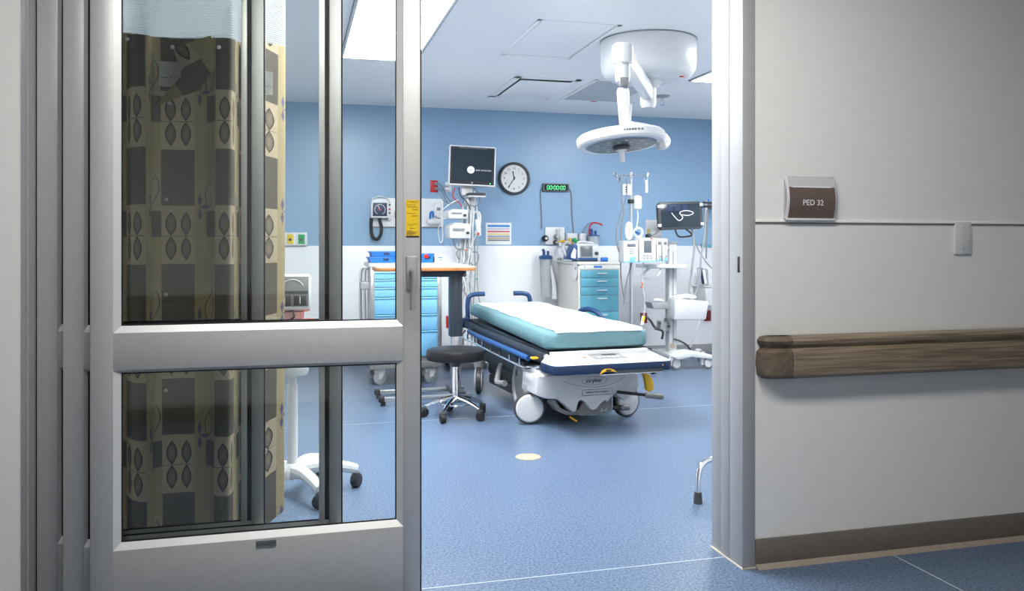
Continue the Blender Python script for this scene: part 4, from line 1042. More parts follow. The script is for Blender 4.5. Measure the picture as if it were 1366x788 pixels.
part('head_hub', 'dark', head, lambda b: b.lathe([(0, -0.060), (0.045, -0.060), (0.054, -0.050), (0.052, -0.024), (0, -0.024)], HC, 24, HM))
part('handle_flange', 'white2', head, lambda b: b.lathe([(0, -0.066), (0.03, -0.066), (0.034, -0.055), (0, -0.055)], HC, 20, HM))
part('sterile_handle', 'white', head, lambda b: b.lathe([(0, -0.135), (0.011, -0.135), (0.014, -0.13), (0.017, -0.066), (0, -0.066)], HC, 16, HM))
def hv(x, y, z): return HC + (HM @ Vector((x, y, z)))
yk = lambda x, y, Y: at(x, y, Y) - Vector((DC.x, DC.y, ZC))
part('yoke', 'white', sl, lambda b: b.tube([e3 + Vector((0.0, 0.0, 0.012)), yk(846, 167.5, 4.70), yk(862, 170, 4.78), yk(877, 176, 4.82), yk(887, 183, 4.78), yk(890, 190, 4.72), yk(886, 195, 4.66), yk(879, 195, 4.63)], [0.026, 0.019], 12, 5))
part('yoke_block', 'white2', sl, lambda b: b.box(yk(881, 193, 4.62), (0.045, 0.06, 0.055), 0.01, HM))
part('head_saddle', 'white2', sl, lambda b: b.tube([hv(-0.02, 0.0, 0.045), e3 + Vector((0, 0, -0.01))], 0.03, 14))
part('control_strip', 'lcd', head, lambda b: [b.box(hv(0.262 * math.sin(t), -0.262 * math.cos(t), 0.004), (0.012, 0.006, 0.010), 0, HM @ Matrix.Rotation(t, 4, 'Z')) for t in (-0.30, -0.24, -0.18, -0.12, -0.06, 0.02, 0.1)])

# ================================================================== BACK WALL FITTINGS
YK = YB
def wt(name, label, cat, x0, y0, x1, y1, off=0.0, group=None, lower=False):
    """wall thing from its pixel box; returns root, half width, height (root at bottom centre on the wall)"""
    Y = YK - (0.006 if lower else 0.0) - off
    a, b_ = at(x0, y1, Y), at(x1, y0, Y)
    r = thing(name, label, cat, ((a.x + b_.x) / 2, Y, at((x0 + x1) / 2, y1, Y).z), 0, group)
    return r, (b_.x - a.x) / 2, at((x0 + x1) / 2, y0, Y).z - at((x0 + x1) / 2, y1, Y).z
# clock
r, w, h = wt('wall_clock', 'round black-rimmed wall clock with white face on the blue wall', 'clock', 664, 217, 706, 260)
R = w
part('rim', 'dark', r, lambda b: b.lathe([(R, 0), (R, 0.03), (R - 0.012, 0.045), (R - 0.026, 0.045), (R - 0.030, 0.018), (R - 0.03, 0)], (0, 0, R), 48, RX(90)))
fc = part('face', 'paper', r, lambda b: b.lathe([(0, 0), (R - 0.028, 0), (R - 0.028, 0.02), (0, 0.02)], (0, 0, R), 48, RX(90)))
for k in range(1, 13):
    a = math.radians(90 - 30 * k)
    part('numeral', 'ink', fc, lambda b: b.text(str(k), (0.112 * math.cos(a), -0.0205, R + 0.112 * math.sin(a)), 0.036, depth=0.0006))
def hand(b, ang, L, wd):
    a = math.radians(90 - ang)
    b.box((math.cos(a) * L * 0.4, -0.024, R + math.sin(a) * L * 0.4), (L * 1.15, 0.002, wd), 0, Matrix.Rotation(-a, 4, 'Y'))
part('hour_hand', 'ink', fc, lambda b: hand(b, 349, 0.085, 0.011))
part('minute_hand', 'ink', fc, lambda b: hand(b, 214, 0.125, 0.008))
part('hand_boss', 'ink', fc, lambda b: b.lathe([(0, 0.02), (0.009, 0.02), (0.009, 0.028), (0, 0.028)], (0, 0, R), 12, RX(90)))
# digital timer
r, w, h = wt('digital_timer', 'small black digital timer with green digits on the blue wall', 'timer', 723, 245, 758, 256)
part('case', 'dark', r, lambda b: b.bx(-w, w, -0.035, 0, 0, h, 0.008))
part('bezel', 'midgrey', r, lambda b: b.bx(-w + 0.006, w - 0.006, -0.037, -0.03, 0.006, h - 0.006, 0.002))
part('glass', 'screen', r, lambda b: b.bx(-w + 0.014, w - 0.014, -0.0385, -0.03, 0.012, h - 0.012))
SEG = {'a': (0, .5, 1, 0), 'd': (0, -.5, 1, 0), 'f': (-.5, .25, 0, 1), 'b': (.5, .25, 0, 1), 'e': (-.5, -.25, 0, 1), 'c': (.5, -.25, 0, 1)}
def digits(b):
    xs = [-0.094, -0.062, -0.016, 0.016, 0.062, 0.094]
    for x in xs:
        for k, (sx, sz, hr, vt) in SEG.items():
            b.bx(x + sx * 0.021 - (0.008 if hr else 0.0026), x + sx * 0.021 + (0.008 if hr else 0.0026), -0.0395, -0.038, h / 2 + sz * 0.040 - (0.0075 if vt else 0.0026), h / 2 + sz * 0.040 + (0.0075 if vt else 0.0026))
    for x in (-0.039, 0.039):
        for z in (-0.009, 0.009): b.bx(x - 0.003, x + 0.003, -0.0395, -0.038, h / 2 + z - 0.003, h / 2 + z + 0.003)
dg = part('digits', 'led_green', r, digits); dg['kind'] = 'stuff'
def wp(px, py, off=0.012): 
    p = at(px, py, YB - off); return p
def wcord(name, label, pts, rad, m, group=None, off=0.012, top=None):
    P = [at(p[0], p[1], YB - (p[2] if len(p) > 2 else off)) for p in pts]
    base = min(P, key=lambda v: v.z).copy()
    o = part(name, m, None, lambda b: b.tube([p - base for p in P], rad, 7, 5))
    o.location = base
    return tag(o, label, 'cord', group)
wcord('timer_cord', 'thin grey cord hanging from the left of the digital timer', [(723, 251), (721, 256), (722, 280), (723, 305)], 0.006, 'midgrey')
wcord('timer_cord', 'thin grey cord hanging from the right of the digital timer', [(758, 251), (762, 258), (763, 285), (766, 318)], 0.006, 'midgrey')
# chart
r, w, h = wt('wall_chart', 'white paper chart with coloured rows taped to the wall under the clock', 'chart', 648, 297, 682, 326)
part('sheet', 'paper', r, lambda b: b.bx(-w, w, -0.004, 0, 0, h))
M['row_a'] = mat('chart blue row', (0.06, 0.26, 0.62), 0.7); M['row_b'] = mat('chart lilac row', (0.55, 0.52, 0.60), 0.7); M['row_c'] = mat('chart red row', (0.62, 0.12, 0.15), 0.7)
M['row_d'] = mat('chart yellow row', (0.78, 0.62, 0.18), 0.7); M['row_e'] = mat('chart slate row', (0.25, 0.30, 0.45), 0.7); M['row_f'] = mat('chart brown row', (0.50, 0.33, 0.20), 0.7)
for k, (f, m_) in enumerate(((0.80, 'row_a'), (0.68, 'row_b'), (0.56, 'row_c'), (0.44, 'row_d'), (0.34, 'row_e'), (0.25, 'row_f'), (0.16, 'ink_grey'))):
    part('coloured_row', m_, r, lambda b: b.bx(-w + 0.02, w - 0.02, -0.0048, -0.0038, h * f, h * (f + (0.10 if k == 0 else 0.07))))
# red outlet with plugs
r, w, h = wt('power_outlet', 'red emergency power outlet with two plugs left of the monitor', 'outlet', 574, 240.5, 584, 256.5)
part('plate', 'red', r, lambda b: b.bx(-w, w, -0.008, 0, 0, h, 0.002))
for f in (0.3, 0.7):
    pg = part('plug', 'grey', r, lambda b: b.cyl((0.012, -0.008, h * f), (0.020, -0.045, h * f), 0.017, 12))
    part('plug_cord', 'midgrey', pg, lambda b: b.tube([(0.02, -0.045, h * f), (0.07, -0.07, h * f - 0.02), (0.12, -0.05, h * f - 0.12), (0.18, -0.03, h * f - 0.19)], 0.005, 6, 4))
r, w, h = wt('wall_socket', 'white double socket plate just right of the red outlet', 'outlet', 594, 243, 602, 256)
part('plate', 'white', r, lambda b: b.bx(-w, w, -0.010, 0, 0, h, 0.002))
for f in (0.28, 0.72):
    part('plug', 'white2', r, lambda b: b.box((-0.02, -0.03, h * f), (0.05, 0.04, 0.035), 0.008))
# white diagnostic board: gauge, holders, thermometer
r, w, h = wt('diagnostic_board', 'white wall board carrying the medical instruments above the supply cart', 'wall panel', 496, 264.5, 591, 302.5)
part('board', 'wainscot', r, lambda b: b.bx(-w, w, -0.018, 0, 0, h, 0.003))
part('lower_edge', 'midgrey', r, lambda b: b.bx(-w, w, -0.019, 0, -0.006, 0.002))
YD = YB - 0.018
def bt_(name, label, cat, x0, y0, x1, y1):
    a, b_ = at(x0, y1, YD), at(x1, y0, YD)
    xm = (x0 + x1) / 2
    return thing(name, label, cat, ((a.x + b_.x) / 2, YD, at(xm, y1, YD).z)), (b_.x - a.x) / 2, at(xm, y0, YD).z - at(xm, y1, YD).z
r, w, h = bt_('pressure_gauge', 'square blue-faced blood pressure gauge with coiled black hose on the board', 'gauge', 494, 269, 517, 291)
part('case', 'white', r, lambda b: b.bx(-w, w, -0.10, 0, 0, h, 0.012))
gf = part('dial', 'navy', r, lambda b: b.bx(-w + 0.016, w - 0.016, -0.105, -0.09, 0.018, h - 0.016, 0.004))
part('dial_scale', 'ink_white', gf, lambda b: b.tube([(0.055 * math.cos(math.radians(-60 + 30 * k)), -0.106, h / 2 + 0.055 * math.sin(math.radians(-60 + 30 * k))) for k in range(11)], 0.0022, 5))
part('dial_needle', 'ink_white', gf, lambda b: b.box((-0.01, -0.107, h / 2 + 0.02), (0.005, 0.002, 0.045), 0, RY(-20)))
part('dial_hub', 'red', gf, lambda b: b.lathe([(0, 0.105), (0.012, 0.105), (0.012, 0.108), (0, 0.108)], (0, 0, h / 2), 10, RX(90)))
part('carry_hoop', 'white2', r, lambda b: b.tube([(-w + 0.02, -0.04, h - 0.01), (-w + 0.03, -0.04, h + 0.03), (0, -0.04, h + 0.055), (w - 0.005, -0.04, h + 0.03), (w + 0.02, -0.04, h - 0.01), (w + 0.02, -0.04, h - 0.03)], 0.006, 7, 4))
def coil(b):
    base = catmull([Vector(p) for p in ((-w * 0.92, -0.05, 0.0), (-w * 0.96, -0.05, -0.08), (-w * 0.85, -0.05, -0.18), (-w * 0.35, -0.05, -0.225), (w * 0.1, -0.05, -0.18), (w * 0.22, -0.05, -0.10), (w * 0.05, -0.05, -0.03), (w * 0.0, -0.05, 0.0))], 14)
    b.tube(base, [0.0165 + (0.004 if i % 2 else 0) for i in range(len(base))], 8)
part('coiled_hose', 'black', r, coil)
part('hose_fitting', 'steel', r, lambda b: b.cyl((0, -0.05, 0.01), (0, -0.05, -0.06), 0.006, 8))
part('cuff_basket', 'white2', r, lambda b: b.bx(w, w + 0.03, -0.05, 0, -0.02, h - 0.01, 0.004))
for z_, m_ in ((0.045, 'ink'), (0.085, 'red'), (0.13, 'ink')):
    part('side_mark', m_, r, lambda b: b.bx(w + 0.006, w + 0.024, -0.0515, -0.049, z_, z_ + 0.018))
r, w, h = bt_('instrument_holder', 'white instrument handle in its holder partly hidden by the door stile', 'instrument', 526, 270, 533, 291)
part('holder', 'white2', r, lambda b: b.bx(-w, w + 0.03, -0.06, 0, 0, h * 0.45, 0.01))
part('handle', 'white', r, lambda b: b.tube([(0.02, -0.03, h * 0.35), (0.02, -0.035, h * 0.8), (0.03, -0.05, h * 1.1)], [0.02, 0.026], 12, 4))
part('hanging_cord', 'black', r, lambda b: b.tube([(0.045, -0.03, h * 0.9), (0.05, -0.03, 0), (0.045, -0.03, -0.2), (0.045, -0.03, -0.33)], 0.009, 7, 4))
r, w, h = bt_('ear_thermometer', 'white ear thermometer in cradle with blue tip at the right end of the board', 'thermometer', 568, 270, 588, 299)
part('cradle', 'white2', r, lambda b: b.prism([(-w, 0.02), (-w * 0.7, 0), (w * 0.6, 0), (w, 0.04), (w * 0.5, 0.06), (-w * 0.9, 0.045)], -0.07, 0, 'xz', 0.006))
part('cradle_back', 'white2', r, lambda b: b.bx(-w * 0.4, w * 0.8, -0.02, 0, 0.02, h * 0.8, 0.005))
th = part('probe', 'white', r, lambda b: b.prism([(0.0, 0.09), (w * 0.9, 0.06), (w, h * 0.95), (w * 0.75, h), (w * 0.2, h), (0.0, h * 0.9)], -0.06, -0.02, 'xz', 0.01))
part('probe_display', 'midgrey', th, lambda b: b.bx(w * 0.35, w * 0.8, -0.063, -0.058, h * 0.62, h * 0.76))
part('blue_clip', 'bluebox', r, lambda b: b.tube([(-w * 0.55, -0.05, 0.06), (-w * 0.5, -0.06, 0.12), (-w * 0.2, -0.06, 0.13), (-w * 0.15, -0.05, 0.07)], 0.010, 8, 4))
part('looped_cord', 'white', r, lambda b: b.tube([(w * 0.9, -0.04, 0.05), (w * 0.6, -0.03, -0.06), (w * 0.75, -0.03, -0.17), (w * 1.0, -0.03, -0.20), (w * 1.2, -0.03, -0.15), (w * 1.1, -0.03, 0.0), (w * 1.0, -0.03, 0.06)], 0.006, 7, 5))
# gas outlets seen through the glass
for x0, lab, m_ in ((379, 'yellow medical gas outlet on white plate seen through the glass', 'lemon'), (394, 'green medical gas outlet on white plate seen through the glass', 'green')):
    r, w, h = wt('gas_outlet', lab, 'gas outlet', x0, 310, x0 + 16, 327.5)
    part('housing', 'white', r, lambda b: b.prism([(-w, 0), (w, 0), (w * 0.96, h), (-w * 0.96, h)], -0.05, 0, 'xz', 0.006))
    pl_ = part('colour_plate', m_, r, lambda b: b.bx(-w * 0.55, w * 0.55, -0.053, -0.045, h * 0.12, h * 0.85))
    part('port', 'dark', pl_, lambda b: b.lathe([(0, 0.05), (0.016, 0.05), (0.014, 0.062), (0, 0.062)], (0.0, 0, h * 0.45), 14, RX(90)))
# red outlets low on the white wainscot
for (x0, y0, x1, y1, lab) in ((595, 421, 621, 437, 'red power outlet low on the wall behind the overbed table column'), (617, 378, 622, 394, 'narrow red outlet on the wall behind the monitor cables'), (854, 417, 863, 431, 'maroon power outlet low on the wall behind the infusion stand'), (939, 414, 948, 428, 'maroon power outlet low on the wall beside the right door jamb')):
    r, w, h = wt('power_outlet', lab, 'outlet', x0, y0, x1, y1, lower=True)
    part('plate', 'maroon' if x0 > 800 else 'red', r, lambda b: b.bx(-w, w, -0.008, 0, 0, h, 0.002))
    for f in (0.3, 0.7):
        part('socket', 'ink', r, lambda b: b.bx(-0.012, 0.012, -0.0092, -0.007, h * f - 0.012, h * f + 0.012))

# ---- headwall gas/suction cluster by the teal cart
r, w, h = wt('flowmeter_block', 'white headwall block with black knobs and oxygen flowmeter under the digital timer', 'flowmeter', 722, 303, 752, 326)
part('back_plate', 'white', r, lambda b: b.bx(-w * 0.7, w, -0.03, 0, 0, h, 0.004))
for cx, cz, rr, m_ in ((-w * 0.75, h * 0.35, 0.035, 'black'), (0.02, h * 0.12, 0.026, 'dark'), (0.03, h * 0.45, 0.030, 'grey')):
    k_ = part('knob', m_, r, lambda b: b.lathe([(rr, 0.03), (rr, 0.06), (rr * 0.6, 0.085), (0, 0.088)], (cx, 0, cz), 18, RX(90)))
    part('knob_cap', 'white2', k_, lambda b: b.lathe([(0, 0.088), (rr * 0.4, 0.087), (rr * 0.4, 0.092), (0, 0.092)], (cx, 0, cz), 12, RX(90)))
part('flow_tube', 'clear', r, lambda b: b.cyl((w * 0.35, -0.06, h * 0.2), (w * 0.35, -0.06, h * 0.9), 0.018, 12))
part('yellow_barb', 'yellow', r, lambda b: b.tube([(w * 0.4, -0.06, h * 0.15), (w * 0.8, -0.07, h * 0.2), (w * 1.2, -0.07, h * 0.12)], 0.012, 8, 4))
r, w, h = wt('gas_outlet', 'white outlet row with green fitting right of the flowmeter block', 'gas outlet', 755, 311, 769, 326)
part('housing', 'white2', r, lambda b: b.bx(-w, w, -0.04, 0, 0, h, 0.005))
part('green_knob', 'green', r, lambda b: b.cyl((w * 0.2, -0.04, h * 0.4), (w * 0.2, -0.09, h * 0.4), 0.022, 14))
part('green_valve', 'green', r, lambda b: b.cyl((w * 0.85, -0.04, h * 0.2), (w * 0.85, -0.07, h * 0.2), 0.028, 14))
part('yellow_tube', 'yellow', r, lambda b: b.tube([(-w * 0.6, -0.05, h * 0.55), (-w * 0.5, -0.07, h * 0.2), (-w * 0.2, -0.07, -0.03)], 0.012, 8, 4))
def canister(name, lab, px0, px1, pyt, pyb, off):
    a, b_ = at(px0, pyb, YB - off), at(px1, pyt, YB - off)
    rr = (b_.x - a.x) / 2; hh = b_.z - a.z
    o = thing(name, lab, 'canister', ((a.x + b_.x) / 2, YB - off, a.z))
    part('jar', 'clear', o, lambda b: b.lathe([(0, 0), (rr * 0.82, 0), (rr * 0.98, hh * 0.92), (0, hh * 0.92)], n=24))
    ld = part('lid', 'royal', o, lambda b: b.lathe([(0, hh * 0.9), (rr * 1.08, hh * 0.9), (rr * 1.08, hh * 0.97), (rr * 0.6, hh), (0, hh)], n=24))
    part('port', 'royal', ld, lambda b: b.cyl((rr * 0.3, -rr * 0.2, hh), (rr * 0.3, -rr * 0.2, hh + 0.045), 0.014, 10).tube([(-rr * 0.3, 0, hh), (-rr * 0.3, 0, hh + 0.04), (-rr * 0.55, -0.02, hh + 0.055)], 0.016, 10))
    part('wall_bracket', 'white2', o, lambda b: b.bx(-0.02, 0.02, rr * 0.7, off, hh * 0.5, hh * 0.9))
    return o, rr, hh
o, rr, hh = canister('suction_canister', 'large clear suction canister with blue lid hanging low beside the teal cart', 720, 736, 340, 396, 0.13)
part('liner', 'drape', o, lambda b: b.tube([(rr * 0.6, -rr * 0.5, hh * 0.75), (rr * 1.2, -rr * 0.6, hh * 0.3), (rr * 1.3, -rr * 0.5, -0.02)], [0.015, 0.03], 8, 4))
o, rr, hh = canister('suction_canister', 'small clear suction canister with blue lid and red tube above the teal cart', 784, 799, 313, 331, 0.13)
part('red_tube', 'red', o, lambda b: b.tube([(-rr * 0.7, 0, hh), (-rr * 0.75, 0, hh + 0.06), (-rr * 0.4, 0, hh + 0.115), (rr * 0.2, 0, hh + 0.135), (rr * 1.1, -0.02, hh + 0.12), (rr * 1.5, -0.02, hh + 0.105)], 0.009, 8, 5))
r, w, h = wt('vacuum_regulator', 'small white vacuum regulator on the wall left of the red tube', 'regulator', 770.5, 311, 779.5, 325)
part('body', 'white2', r, lambda b: b.bx(-w, w, -0.08, 0, 0, h, 0.01))
part('hose', 'midgrey', r, lambda b: b.tube([(0, -0.05, h), (0.02, -0.06, h + 0.05), (0.06, -0.07, h + 0.10), (0.10, -0.08, h + 0.12)], 0.006, 6, 4))
r, w, h = wt('resuscitator_bag', 'clear crumpled resuscitator bag hanging from the headwall above the cart', 'bag', 738, 327, 753, 347, 0.06)
def crumple(b):
    b.ball((0, -0.06, h * 0.5), 1.0, (w, 0.05, h * 0.5), 20, 14)
    random.seed(11)
    for v in b.bm.verts: v.co += Vector((random.uniform(-.008, .008), random.uniform(-.01, .01), random.uniform(-.01, .01)))
part('bag', 'clear', r, crumple)
part('valve', 'white2', r, lambda b: b.cyl((0, -0.06, h * 0.9), (0, -0.06, h + 0.03), 0.02, 12))
part('cuff', 'maroon', r, lambda b: b.lathe([(0.022, 0), (0.026, 0.006), (0.022, 0.012)], (0.0, -0.06, h * 0.86), 14))

# ================================================================== TEAL DRAWER CART
TY = 8.08
a, b_ = at(772, 350, TY), at(828, 350, TY)
tw = (b_.x - a.x) / 2; tztop = at(800, 349, TY).z
tc = thing('medication_cart', 'cream medication cart with teal drawers against the back wall', 'cart', ((a.x + b_.x) / 2, TY + 0.34, 0))
part('body', 'cream', tc, lambda b: b.bx(-tw, tw, -0.325, 0.36, 0.14, tztop - 0.03, 0.008))
part('top', 'cream', tc, lambda b: b.bx(-tw - 0.012, tw + 0.012, -0.35, 0.37, tztop - 0.03, tztop, 0.010))
hd = part('header_strip', 'cream', tc, lambda b: b.bx(-tw + 0.01, tw - 0.01, -0.338, -0.32, at(800, 359, TY).z, tztop - 0.03, 0.004))
part('header_badge', 'bluebox', hd, lambda b: b.box((-0.02, -0.339, tztop - 0.052), (0.09, 0.003, 0.02), 0.001))
part('lock', 'steel', hd, lambda b: b.cyl((-0.16, -0.338, tztop - 0.05), (-0.16, -0.346, tztop - 0.05), 0.010, 10))
rows = [360, 370.5, 382.5, 393.5, 415.5, 433, 452]
for y0, y1 in zip(rows, rows[1:]):
    z1_, z0_ = at(800, y0, TY).z, at(800, y1, TY).z
    d = part('drawer', 'drawer_teal', tc, lambda b: b.bx(-tw + 0.022, tw - 0.022, -0.345, -0.32, z0_ + 0.003, z1_ - 0.002, 0.003))
    part('pull', 'white', d, lambda b: b.tube([(-0.03, -0.344, z1_ - 0.032), (-0.03, -0.362, z1_ - 0.035), (0.07, -0.362, z1_ - 0.035), (0.07, -0.344, z1_ - 0.032)], 0.006, 7))
part('note', 'paper', tc, lambda b: b.prism([(-0.332, tztop - 0.01), (-0.20, tztop + 0.0), (-0.19, tztop - 0.16), (-0.26, tztop - 0.20), (-0.335, tztop - 0.14)], -tw - 0.016, -tw - 0.013, 'yz'))
part('note_mark', 'navy', tc, lambda b: b.bx(-tw - 0.0175, -tw - 0.015, -0.30, -0.27, tztop - 0.08, tztop - 0.06))
for sx in (-1, 1):
    for yy in (-0.27, 0.30):
        c_ = part('caster', 'dark', tc, lambda b: b.lathe([(0.05, -0.014), (0.056, -0.01), (0.056, 0.01), (0.05, 0.014)], (sx * (tw - 0.06), yy, 0.056), 18, RZ(20) @ RX(90)))
        part('caster_fork', 'steel', c_, lambda b: b.box((sx * (tw - 0.06), yy, 0.118), (0.05, 0.06, 0.05), 0.008))
# defibrillator on the cart
a, b_ = at(753, 347, TY + 0.12), at(800, 347, TY + 0.12)
dw = (b_.x - a.x) / 2
df = thing('defibrillator', 'white and blue defibrillator with grey screen on the medication cart', 'defibrillator', ((a.x + b_.x) / 2 + 0.035, TY + 0.26, tztop), -4)
dw -= 0.03
part('case', 'white', df, lambda b: b.prism([(-0.14, 0.012), (0.13, 0.012), (0.13, 0.17), (0.02, 0.19), (-0.10, 0.185), (-0.14, 0.15)], -dw * 0.45, dw, 'yz', 0.012))
part('foot', 'dark', df, lambda b: b.bx(-dw * 0.4, dw * 0.9, -0.12, 0.12, 0, 0.016))
part('screen', 'lcd', df, lambda b: b.box((dw * 0.12, -0.148, 0.105), (dw * 0.72, 0.006, 0.105), 0.002, RX(-6)))
part('screen_bezel', 'grey', df, lambda b: b.box((dw * 0.12, -0.143, 0.104), (dw * 0.86, 0.006, 0.128), 0.004, RX(-6)))
part('blue_base', 'royal', df, lambda b: b.bx(-dw * 0.42, dw * 0.85, -0.150, -0.12, 0.014, 0.040, 0.004))
part('dial', 'dark', df, lambda b: b.lathe([(0.020, 0.14), (0.017, 0.165), (0, 0.166)], (dw * 0.78, 0, 0.085), 16, RX(90)))
pd = part('paddle_panel', 'royal', df, lambda b: b.prism([(-0.97, 0.02), (-0.42, 0.012), (-0.40, 0.15), (-0.52, 0.182), (-0.66, 0.165), (-1.0, 0.06)], -0.13, 0.10, 'xz', 0.01))
pd.scale = (dw, 1, 1)
part('paddle_window', 'white', df, lambda b: b.prism([(-dw * 0.88, 0.04), (-dw * 0.56, 0.03), (-dw * 0.53, 0.12), (-dw * 0.66, 0.145), (-dw * 0.86, 0.08)], -0.138, -0.12, 'xz', 0.004))
part('carry_handle', 'white2', df, lambda b: b.tube([(-dw * 0.2, 0.0, 0.18), (-dw * 0.1, 0.0, 0.205), (dw * 0.75, 0.0, 0.195), (dw * 0.85, 0.0, 0.17)], 0.012, 8, 4))
part('cable_bundle', 'clear', df, lambda b: b.tube([(-dw * 0.95, 0.0, 0.05), (-dw * 1.15, 0.02, 0.14), (-dw * 0.9, 0.05, 0.20), (-dw * 0.6, 0.05, 0.19)], 0.016, 8, 5))
q = at(806, 343, TY + 0.08)
r = thing('tape_roll', 'small bright blue item beside the defibrillator on the cart top', 'tape', (q.x, TY + 0.08, tztop))
part('roll', 'bluebox', r, lambda b: b.lathe([(0.012, -0.035), (0.022, -0.035), (0.022, 0.035), (0.012, 0.035)], (0, 0, 0.022), 18, RY(90)))
part('core', 'paper', r, lambda b: b.lathe([(0.009, -0.033), (0.012, -0.033), (0.012, 0.033), (0.009, 0.033)], (0, 0, 0.022), 14, RY(90)))

# ================================================================== MONITOR STAND AT THE HEAD OF THE BED
MY = 8.40
mc = at(627, 330, MY)
ms = thing('monitor_stand', 'white pole stand crowded with cables behind the stretcher head', 'stand', (mc.x, MY, 0))
def ml(px, py, dy=0.0):
    p = at(px, py, MY + dy); return Vector((p.x - mc.x, dy, p.z))
ztop_m = ml(626, 250).z
part('pole', 'white', ms, lambda b: b.cyl((0, 0, 0.08), (0, 0, ztop_m), 0.030, 18))
part('rear_pole', 'steel', ms, lambda b: b.cyl((-0.07, 0.03, 0.08), (-0.07, 0.03, ztop_m - 0.25), 0.015, 12))
part('base_plate', 'white2', ms, lambda b: b.prism(fpoly(-0.26, 0.26, -0.22, 0.26, 0.08), 0.07, 0.12, 'xy', 0.01))
for sx in (-1, 1):
    for yy in (-0.17, 0.21):
        part('caster', 'dark', ms, lambda b: b.lathe([(0.03, -0.014), (0.035, -0.01), (0.035, 0.01), (0.03, 0.014)], (sx * 0.2, yy, 0.035), 14, RZ(30) @ RX(90)).box((sx * 0.2, yy, 0.062), (0.03, 0.03, 0.03)))
part('keyboard_tray', 'dark', ms, lambda b: b.bx(ml(620, 259).x, ml(642, 259).x, -0.20, 0.02, ml(630, 262).z, ml(630, 258.5).z, 0.006))
part('tray_rim', 'white', ms, lambda b: b.bx(ml(620, 259).x, ml(643, 259).x, -0.19, 0.02, ml(630, 264).z, ml(630, 262).z, 0.004))
part('mount_head', 'white2', ms, lambda b: b.box(ml(622, 255, 0.0), (0.12, 0.10, 0.10), 0.02).box(ml(626, 270, 0.0), (0.09, 0.10, 0.09), 0.02))
part('side_bracket', 'white', ms, lambda b: b.tube([ml(630, 284), ml(637, 283, -0.02), ml(640, 288, -0.02), ml(639, 302, -0.02), ml(634, 312, -0.02)], 0.016, 8, 4))
random.seed(21)
cab = []
for k in range(20):
    x0 = 614 + 3.8 * (k % 6) + random.uniform(-1, 1); x1 = 618 + 14 * random.random()
    y0 = random.uniform(252, 335); y1 = random.uniform(385, 470)
    m_ = ('white', 'white2', 'grey', 'white', 'clear')[k % 5]
    part('cable', m_, ms, lambda b: b.tube([ml(x0, y0, -0.06), ml(x0 + random.uniform(-7, 7), y0 * .67 + y1 * .33, -0.08 - 0.02 * random.random()), ml(x1 + random.uniform(-6, 6), y0 * .33 + y1 * .67, -0.08), ml(x1, y1, -0.05)], 0.007, 6, 5))
for pts, m_ in (([(612, 346), (609, 338), (613, 332), (620, 334), (622, 345), (618, 352)], 'midgrey'), ([(630, 336), (637, 337), (638, 346), (633, 354), (627, 350)], 'midgrey'), ([(612, 352), (614, 336), (622, 329), (630, 333)], 'grey'),
                ([(604, 318), (608, 330), (616, 333), (619, 320)], 'midgrey'), ([(607, 250), (604, 262), (612, 270), (616, 276)], 'red'), ([(586, 257), (592, 268), (604, 272), (614, 268)], 'midgrey'), ([(590, 292), (597, 290), (603, 286)], 'white'), ([(588, 281), (600, 272), (612, 266)], 'white'),
                ([(631, 250), (636, 254), (640, 268), (634, 275), (626, 272)], 'midgrey'), ([(612, 250), (615, 262), (622, 268), (628, 280)], 'dark'), ([(637, 312), (637, 345), (637, 380), (640, 404)], 'grey')):
    part('cable', m_, ms, lambda b: b.tube([ml(x, y, -0.10) for x, y in pts], 0.0055, 6, 5))
part('cable_clip', 'red', ms, lambda b: b.box(ml(638, 312, -0.12), (0.018, 0.02, 0.022), 0.004))
part('green_clip', 'green', ms, lambda b: b.box(ml(636, 372, -0.11), (0.022, 0.014, 0.014), 0.003))
part('orange_tag', 'orange', ms, lambda b: b.box(ml(622, 333, -0.10), (0.025, 0.012, 0.014), 0.003))
part('handset', 'white', ms, lambda b: b.tube([ml(637, 293, -0.10), ml(638, 303, -0.11), ml(639, 314, -0.10)], [0.028, 0.022], 10, 4))
part('handset_button', 'red', ms, lambda b: b.box(ml(638.5, 311, -0.13), (0.014, 0.012, 0.014), 0.003))
# patient monitor
a, b_ = at(598, 248, MY - 0.14), at(660, 194, MY - 0.14)
w, h = (b_.x - a.x) / 2, at(629, 194, MY - 0.14).z - at(629, 248, MY - 0.14).z
pm = thing('patient_monitor', 'patient monitor with dark screen and white bezel on top of the stand', 'monitor', ((a.x + b_.x) / 2, MY - 0.14, at(629, 248, MY - 0.14).z), -6)
pm.rotation_euler = (math.radians(-4), math.radians(2.2), math.radians(-5))
part('case', 'white', pm, lambda b: b.bx(-w, w, -0.01, 0.055, 0, h, 0.014))
part('rear_housing', 'white2', pm, lambda b: b.bx(-w * 0.6, w * 0.6, 0.05, 0.12, h * 0.1, h * 0.8, 0.02))
part('neck', 'white2', pm, lambda b: b.tube([(0, 0.08, h * 0.35), (0, 0.12, 0.02), (0, 0.13, -0.05)], 0.035, 10, 3))
bz = part('bezel', 'ink', pm, lambda b: b.bx(-w + 0.014, w - 0.014, -0.014, 0, 0.014, h - 0.014, 0.006))
part('screen', 'screen', bz, lambda b: b.bx(-w + 0.036, w - 0.036, -0.0155, -0.01, 0.052, h - 0.036))
part('logo_disc', 'ink_white', bz, lambda b: b.lathe([(0, 0.0155), (0.038, 0.0155), (0.038, 0.0165), (0, 0.0165)], (-0.015, 0, 0.162), 28, RX(90)))
